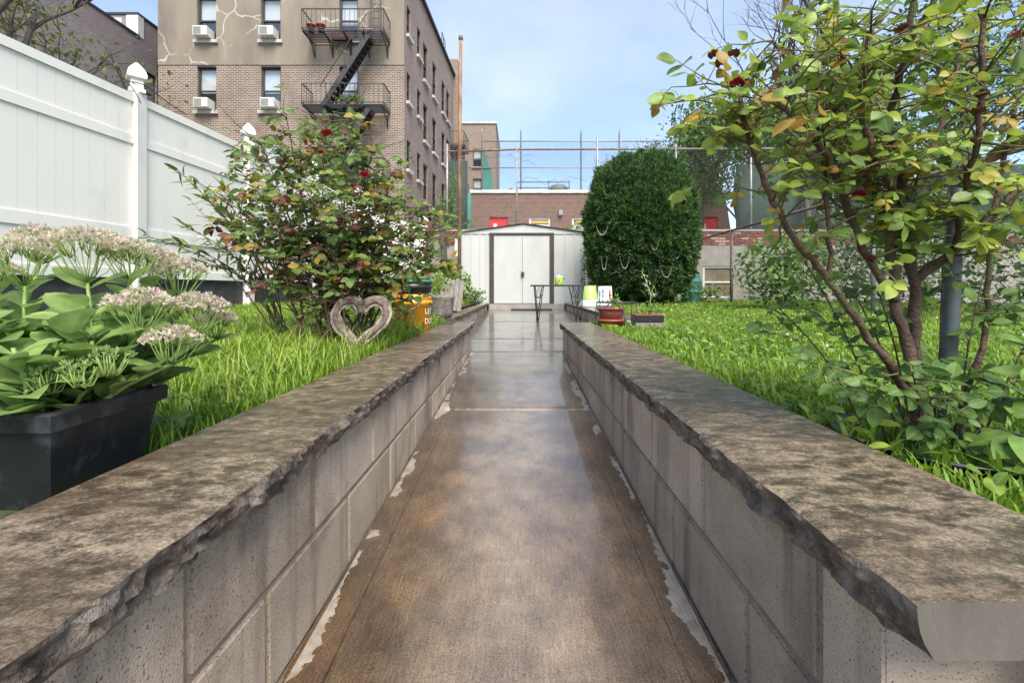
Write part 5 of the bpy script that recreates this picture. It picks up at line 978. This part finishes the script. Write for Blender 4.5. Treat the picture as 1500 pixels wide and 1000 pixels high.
scatter('shoots', leaf_tpl(.2, 2, .5, .2, 0), PPt, DDt, rv(k * 6), rng.uniform(.03, .06, k * 6), rng.uniform(.6, 1, k * 6), M['leaf_yew'], yw, 0)
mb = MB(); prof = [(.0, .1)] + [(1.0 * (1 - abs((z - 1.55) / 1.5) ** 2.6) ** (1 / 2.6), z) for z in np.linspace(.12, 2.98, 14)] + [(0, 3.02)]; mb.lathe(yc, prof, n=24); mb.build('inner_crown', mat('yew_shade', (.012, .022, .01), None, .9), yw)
mb = MB(); [mb.tube([yc + Vector((.1 * math.cos(a), .1 * math.sin(a), -.1)), yc + Vector((.35 * math.cos(a), .35 * math.sin(a), .5))], .04, 6) for a in (0, 2, 4)]; mb.build('trunk', M['bark'], yw)
for px, py, wd_, dp_ in ((915, 375, 8, 26), (959, 352, 7, 22), (976, 390, 10, 24), (991, 372, 6, 14), (882, 340, 8, 12), (885, 385, 4, 18)):
    d0 = 8.40 + abs(px - 938) * .004; mb = MB()
    for i in range(25):
        a = -1 + 2 * i / 24; p = P(px + a * wd_, py + dp_ * (1 - abs(a) ** 2.5) - 8, d0); mb.lathe(p, [(.001, -.007), (.0065, -.003), (.0065, .003), (.001, .007)], n=6)
    tag(mb.build('bead_garland', M['bead'], loc=P(px, py, d0)), 'string of silver beads looped over the yew bush', 'garland', 'bead strings on the yew')
# ------------------------------------------------------------------ trees behind
def tree(name, label, base, h, spread, r0, leaf_n, leaf_s, lm, bark='bark_grey', levels=4, seed=1, lean=(0, 0, 0), group=None, clump=.5, split=4, start=.3):
    rs = random.Random(seed); base = Vector(base); t = thing(name, base, label, 'tree', group); mb = MB(); tips = []
    def grow(p, d, ln, r, lv):
        pts = [p]; q = p; dd = d
        for i in range(4): dd = (dd + Vector((rs.gauss(0, .16), rs.gauss(0, .16), rs.gauss(.03, .1)))).normalized(); q = q + dd * ln / 4; pts.append(q)
        mb.tube(pts, [r, r * .9, r * .8, r * .7, r * .58], 7 if lv < 2 else 4)
        if lv >= levels: tips.append((q, dd)); tips.append((pts[2], dd)); return
        for i in range(split if lv else split + 2):
            k = rs.uniform(start if lv == 0 else .25, 1); j = min(3, int(k * 4)); b = pts[j].lerp(pts[j + 1], k * 4 - j); a = rs.uniform(0, 6.283); s_ = rs.uniform(.5, 1.0) * spread
            grow(b, (dd + Vector((math.cos(a) * s_, math.sin(a) * s_, rs.uniform(-.1, .45)))).normalized(), ln * rs.uniform(.5, .72), r * rs.uniform(.42, .6), lv + 1)
    grow(base, (Vector((0, 0, 1)) + Vector(lean)).normalized(), h * .55, r0, 0)
    mb.build('trunk', M[bark], t)
    if leaf_n:
        idx = rng.integers(0, len(tips), leaf_n); c = np.array([tips[i][0] for i in idx]); pos = c + rng.normal(0, clump, (leaf_n, 3)) * [1, 1, .7]
        cl = rng.random(len(tips)); scatter('crown', LEAF6, pos, rv(leaf_n) - [0, 0, .2], rv(leaf_n) * .7 + [0, -.2, 1], rng.uniform(.6, 1.3, leaf_n) * leaf_s, np.clip(cl[idx] * .6 + rng.random(leaf_n) * .4, 0, 1), M[lm], t, 0)
    return t
BT = 'trees behind the school fence'
for i, (x, y, h, s_, lab) in enumerate(((9.2, 23.5, 8.5, 1.1, 'round leafy tree rising beside the end of the school'), (13.5, 21, 10, 1.2, 'big dark leafy tree over the dark windscreen'), (19, 20, 11, 1.3, 'broad leafy tree behind the right of the chain-link fence'), (11, 16.5, 5.5, 1.1, 'small dense tree leaning over the brick wall'), (7.5, 33, 9.5, 1.0, 'pale distant tree above the rooftop fence'), (16, 30, 13, 1.2, 'tallest leafy tree at the back of the schoolyard'))):
    tree('leafy_tree', lab, (x, y, 1.4), h, s_, .16, 8500, .2, 'leaf_tree', seed=20 + i, clump=.5, levels=3)
tree('bare_tree', 'leafless dark tree with fine twigs against the sky', (10.6, 15.5, 1.4), 13.5, .8, .15, 0, .1, 'leaf_tree', seed=41, levels=5, split=3, lean=(-.12, 0, 0))
tree('sparse_tree', 'thinly leaved tree with yellowing foliage behind the white fence', (-13.4, 8.8, -.4), 10.5, .9, .17, 3600, .13, 'leaf_autumn', seed=57, levels=4, split=4, clump=.28, lean=(.12, 0, 0))
# leaning trunk and climbing vine by the shed's far corner
mb = MB().tube([P(652, 425, 11.6), P(650, 370, 11.6), P(646, 320, 11.6), P(640, 292, 11.6)], [.1, .085, .075, .06], 10); tag(mb.build('dead_trunk', M['bark_grey'], loc=P(652, 425, 11.6)), 'bare leaning trunk by the brick end of the back wall', 'trunk')
vn = thing('climbing_vine', P(655, 335, 12.9), 'bright green vine climbing the fence beside the apartment wall', 'vine'); mb = MB(); L_ = []
for k in range(14):
    p = P(random.uniform(650, 668), 338, 12.9); 
    for i in range(12):
        q = p + Vector((random.gauss(.0, .05), random.gauss(0, .04), .14)); mb.tube([p, q], .007, 4); p = q
        for j in range(9): L_.append((p + Vector((random.gauss(0, .09), random.gauss(-.04, .07), random.gauss(0, .08))), Vector((random.gauss(0, 1), random.gauss(0, 1), random.gauss(-.3, .6))), Vector((random.gauss(0, .6), -.4, 1)), random.uniform(.06, .11), random.uniform(.1, .8)))
        if p.z > 3.4 - .15 * k: break
mb.build('stem', M['cane_green'], vn); P_, D_, N_, S_, T_ = zip(*L_); scatter('foliage', LEAF6, np.array(P_), np.array(D_), np.array(N_), S_, T_, M['leaf_bright'], vn, 0)
shrub('leafy_shrub', 'green bush growing against the apartment wall behind the fence', (-6.6, 16.5, 0), 1.9, 2200, .16, 'leaf_tree', sq=(1, 1, 1.35))
shrub('leafy_shrub', 'tangled green undergrowth behind the near chain-link fence', (6.3, 5.5, lzr(5)), 1.1, 3200, .1, 'leaf_weed', LEAF6, sq=(.7, 2.4, .95))
shrub('leafy_shrub', 'dark undergrowth behind the fence near the brick wall', (7.2, 9.6, lzr(5)), 1.3, 3000, .11, 'leaf_tree', LEAF6, sq=(.9, 1.6, .85))
# ------------------------------------------------------------------ grass and lawn weeds
def blades(name, pos, hgt, wid, parent=None, tint=None, bend=.6):
    n = len(pos); a = rng.random(n) * 6.283; dx = np.stack([np.cos(a), np.sin(a), 0 * a], 1); sx = np.stack([-np.sin(a), np.cos(a), 0 * a], 1); bd = rng.uniform(.15, 1, n) * bend * hgt
    rows = []
    for t_, w_ in ((0, .8), (.4, 1), (.75, .7)):
        c = pos + np.array([0, 0, 1]) * (hgt * (t_ - .25 * t_ * t_ * bend))[:, None] + dx * (bd * t_ ** 2)[:, None]; rows += [c - sx * (wid * w_ / 2)[:, None], c + sx * (wid * w_ / 2)[:, None]]
    rows.append(pos + np.array([0, 0, 1]) * (hgt * (1 - .3 * bend))[:, None] + dx * bd[:, None]); V = np.stack(rows, 1)
    tf = np.array([(0, 1, 3), (0, 3, 2), (2, 3, 5), (2, 5, 4), (4, 5, 6)]); Fc = (tf[None] + (np.arange(n) * 7)[:, None, None]).reshape(-1, 3)
    return tag(np_mesh(name, V.reshape(-1, 3), Fc, M['leaf_grass'], np.repeat(tint, 7), parent), kind='stuff')
lzv = np.vectorize(lz); lzrv = np.vectorize(lzr)
def lawn(label, regions):
    Ps, Hs, Ws, Ts = [], [], [], []
    for x0, x1, y0, y1, dens, hm, wm in regions:
        n = int((x1 - x0) * (y1 - y0) * dens); nt = n // 5; cx = rng.uniform(x0, x1, nt); cy = rng.uniform(y0, y1, nt)
        patch_ = np.array([mnoise.noise(Vector((a * 1.3, b * 1.3, 0))) + .5 * mnoise.noise(Vector((a * 4, b * 4, 5))) for a, b in zip(cx, cy)]); kp = rng.random(nt) < .75 + .5 * patch_; cx, cy, patch_ = cx[kp], cy[kp], patch_[kp]
        X = np.repeat(cx, 5) + rng.normal(0, .012, len(cx) * 5); Y = np.repeat(cy, 5) + rng.normal(0, .012, len(cx) * 5); pt_ = np.repeat(patch_, 5); n = len(X)
        keep = np.ones(n, bool); keep &= (X > x0) & (X < x1); Ps.append(np.stack([X, Y, np.where(X > 0, lzrv(Y), lzv(Y)) - .004], 1)[keep]); Hs.append((hm * (1 + .5 * pt_) * rng.uniform(.5, 1.35, n))[keep]); Ws.append((wm * rng.uniform(.6, 1.5, n))[keep]); Ts.append(np.clip(.5 + .3 * pt_ + rng.normal(0, .16, n) + (rng.random(n) < .02) * .5, 0, 1)[keep])
    o = blades('grass', np.concatenate(Ps), np.concatenate(Hs), np.concatenate(Ws), None, np.concatenate(Ts)); tag(o, label, 'grass')
lawn('long wet grass on the planter side of the path', [(-2.2, -.70, .95, 3.0, 9000, .085, .0045), (-4.1, -.70, 3.0, 4.42, 3600, .085, .006), (-4.0, -1.0, 4.42, 6.2, 3000, .085, .006), (-4.4, -2.2, 1.2, 3.0, 3500, .085, .006), (-4.0, -1.0, 6.2, 10.5, 1500, .09, .009)])
lawn('bright green weedy lawn beyond the wall by the rose tree', [(.70, 1.9, .5, 2.4, 12000, .06, .0055), (1.9, 4.6, 1.2, 2.4, 5000, .07, .006), (.70, 4.7, 2.4, 4.42, 5200, .07, .0065), (1.45, 4.7, 4.42, 7.5, 3000, .075, .008), (1.42, 4.7, 7.5, 12.3, 1500, .085, .011), (4.7, 8, 2.5, 12.3, 700, .12, .012)])
# broad grass blades and lawn weeds close to the right wall, tall seed stalks on the left
n = 900; X = rng.uniform(.71, 2.0, n); Y = rng.uniform(.45, 2.6, n); tag(blades('crabgrass', np.stack([X, Y, lzrv(Y)], 1), rng.uniform(.06, .13, n), rng.uniform(.008, .014, n), None, rng.uniform(.35, .8, n), .9), 'broad-bladed crabgrass leaning over the right wall cap', 'grass')
n = 2200; X = rng.uniform(-1.9, -.72, n); Y = rng.uniform(1.05, 3.3, n); tag(blades('seed_grass', np.stack([X, Y, lzv(Y)], 1), rng.uniform(.11, .26, n), rng.uniform(.0028, .0055, n), None, rng.uniform(.45, 1, n), 1.0), 'tall pale seeding grass stalks around the heart wreath', 'grass')
n = 11000; X = np.concatenate([rng.uniform(.71, 4.4, 8600), rng.uniform(-3.2, -.72, 2400)]); Y = np.concatenate([.5 + 9 * rng.random(8600) ** 1.6, 1.0 + 6 * rng.random(2400) ** 1.5]); Z = np.where(X > 0, lzrv(Y), lzv(Y)) + rng.uniform(.02, .085, n)
ok_ = (Y < 4.38) | (X > 1.5) | (X < -1.05); X, Y, Z = X[ok_], Y[ok_], Z[ok_]; n = len(X)
scat = thing('clover_weeds', (1.5, 2, lz(2)), 'low broad-leaved weeds scattered through the lawn', 'weeds'); scat['kind'] = 'stuff'
WP = np.stack([X, Y, Z], 1); WD = rv(n) * [1, 1, .3]; WNn = rv(n) * .5 + [0, -.25, 1]; WS = rng.uniform(.02, .05, n); WT = rng.uniform(.2, 1, n); br_ = rng.random(n) < .6
for sel, lm in ((br_, 'leaf_bright'), (~br_, 'leaf_weed')): scatter('leaves', LEAF, WP[sel], WD[sel], WNn[sel], WS[sel], WT[sel], M[lm], scat, 0)
mb = MB()
for k in range(45):
    y = random.uniform(2.2, 9); x = random.uniform(1.5, 4.3); z = lzr(y) + random.uniform(.06, .11); mb.lathe((x, y, z), [(.002, 0), (.007, .004), (.007, .009), (.002, .013)], n=6)
tag(tag(mb.build('clover_flowers', M['leaf_floret'] if False else M['blind']), 'tiny white clover blossoms dotted over the lawn', 'flowers'), kind='stuff')
# fallen leaves and bits on the path
for k, (px, py, m_) in enumerate(((662, 585, 'leaf_autumn'), (901, 673, 'leaf_bright'), (838, 790, 'leaf_autumn'), (760, 602, 'leaf_autumn'), (845, 614, 'leaf_autumn'), (985, 806, 'leaf_autumn'), (722, 455, 'leaf_autumn'))):
    d = .805 / ((py - VY) / F + .048) if py > 515 else .6776 / ((py - VY) / F + .019); p = P(px, py, d); tv, tf = LEAF; s_ = .02 if k == 1 else .012
    V = tv * s_; V[:, 2] = np.abs(V[:, 2]) + .003; a = random.uniform(0, 6); V = V @ np.array([[math.cos(a), math.sin(a), 0], [-math.sin(a), math.cos(a), 0], [0, 0, 1]]); V[:, 2] += .048 * V[:, 1]
    o = np_mesh('fallen_leaf', V, tf, M[m_], np.full(len(V), .9 if k != 1 else .7)); o.location = p
    tag(o, 'pale green leaf lying on plaster edge of the wet path' if k == 1 else 'small brown leaf scrap lying on the wet path', 'leaf', 'leaf litter on the path')

# loose black cables hung on the fence post
mb = MB().tube(smooth_line([P(168, 119, 5.1), P(186, 121, 5.05), P(198, 135, 5.05), P(206, 151, 5.05)], 5), .006, 5).tube(smooth_line([P(178, 118, 5.12), P(212, 125, 5.2), P(240, 146, 5.6), P(272, 168, 6.0)], 5), .006, 5)
tag(mb.build('loose_cable', M['iron'], loc=P(186, 120, 5.1)), 'loose black cable looped round the white fence post', 'cable')
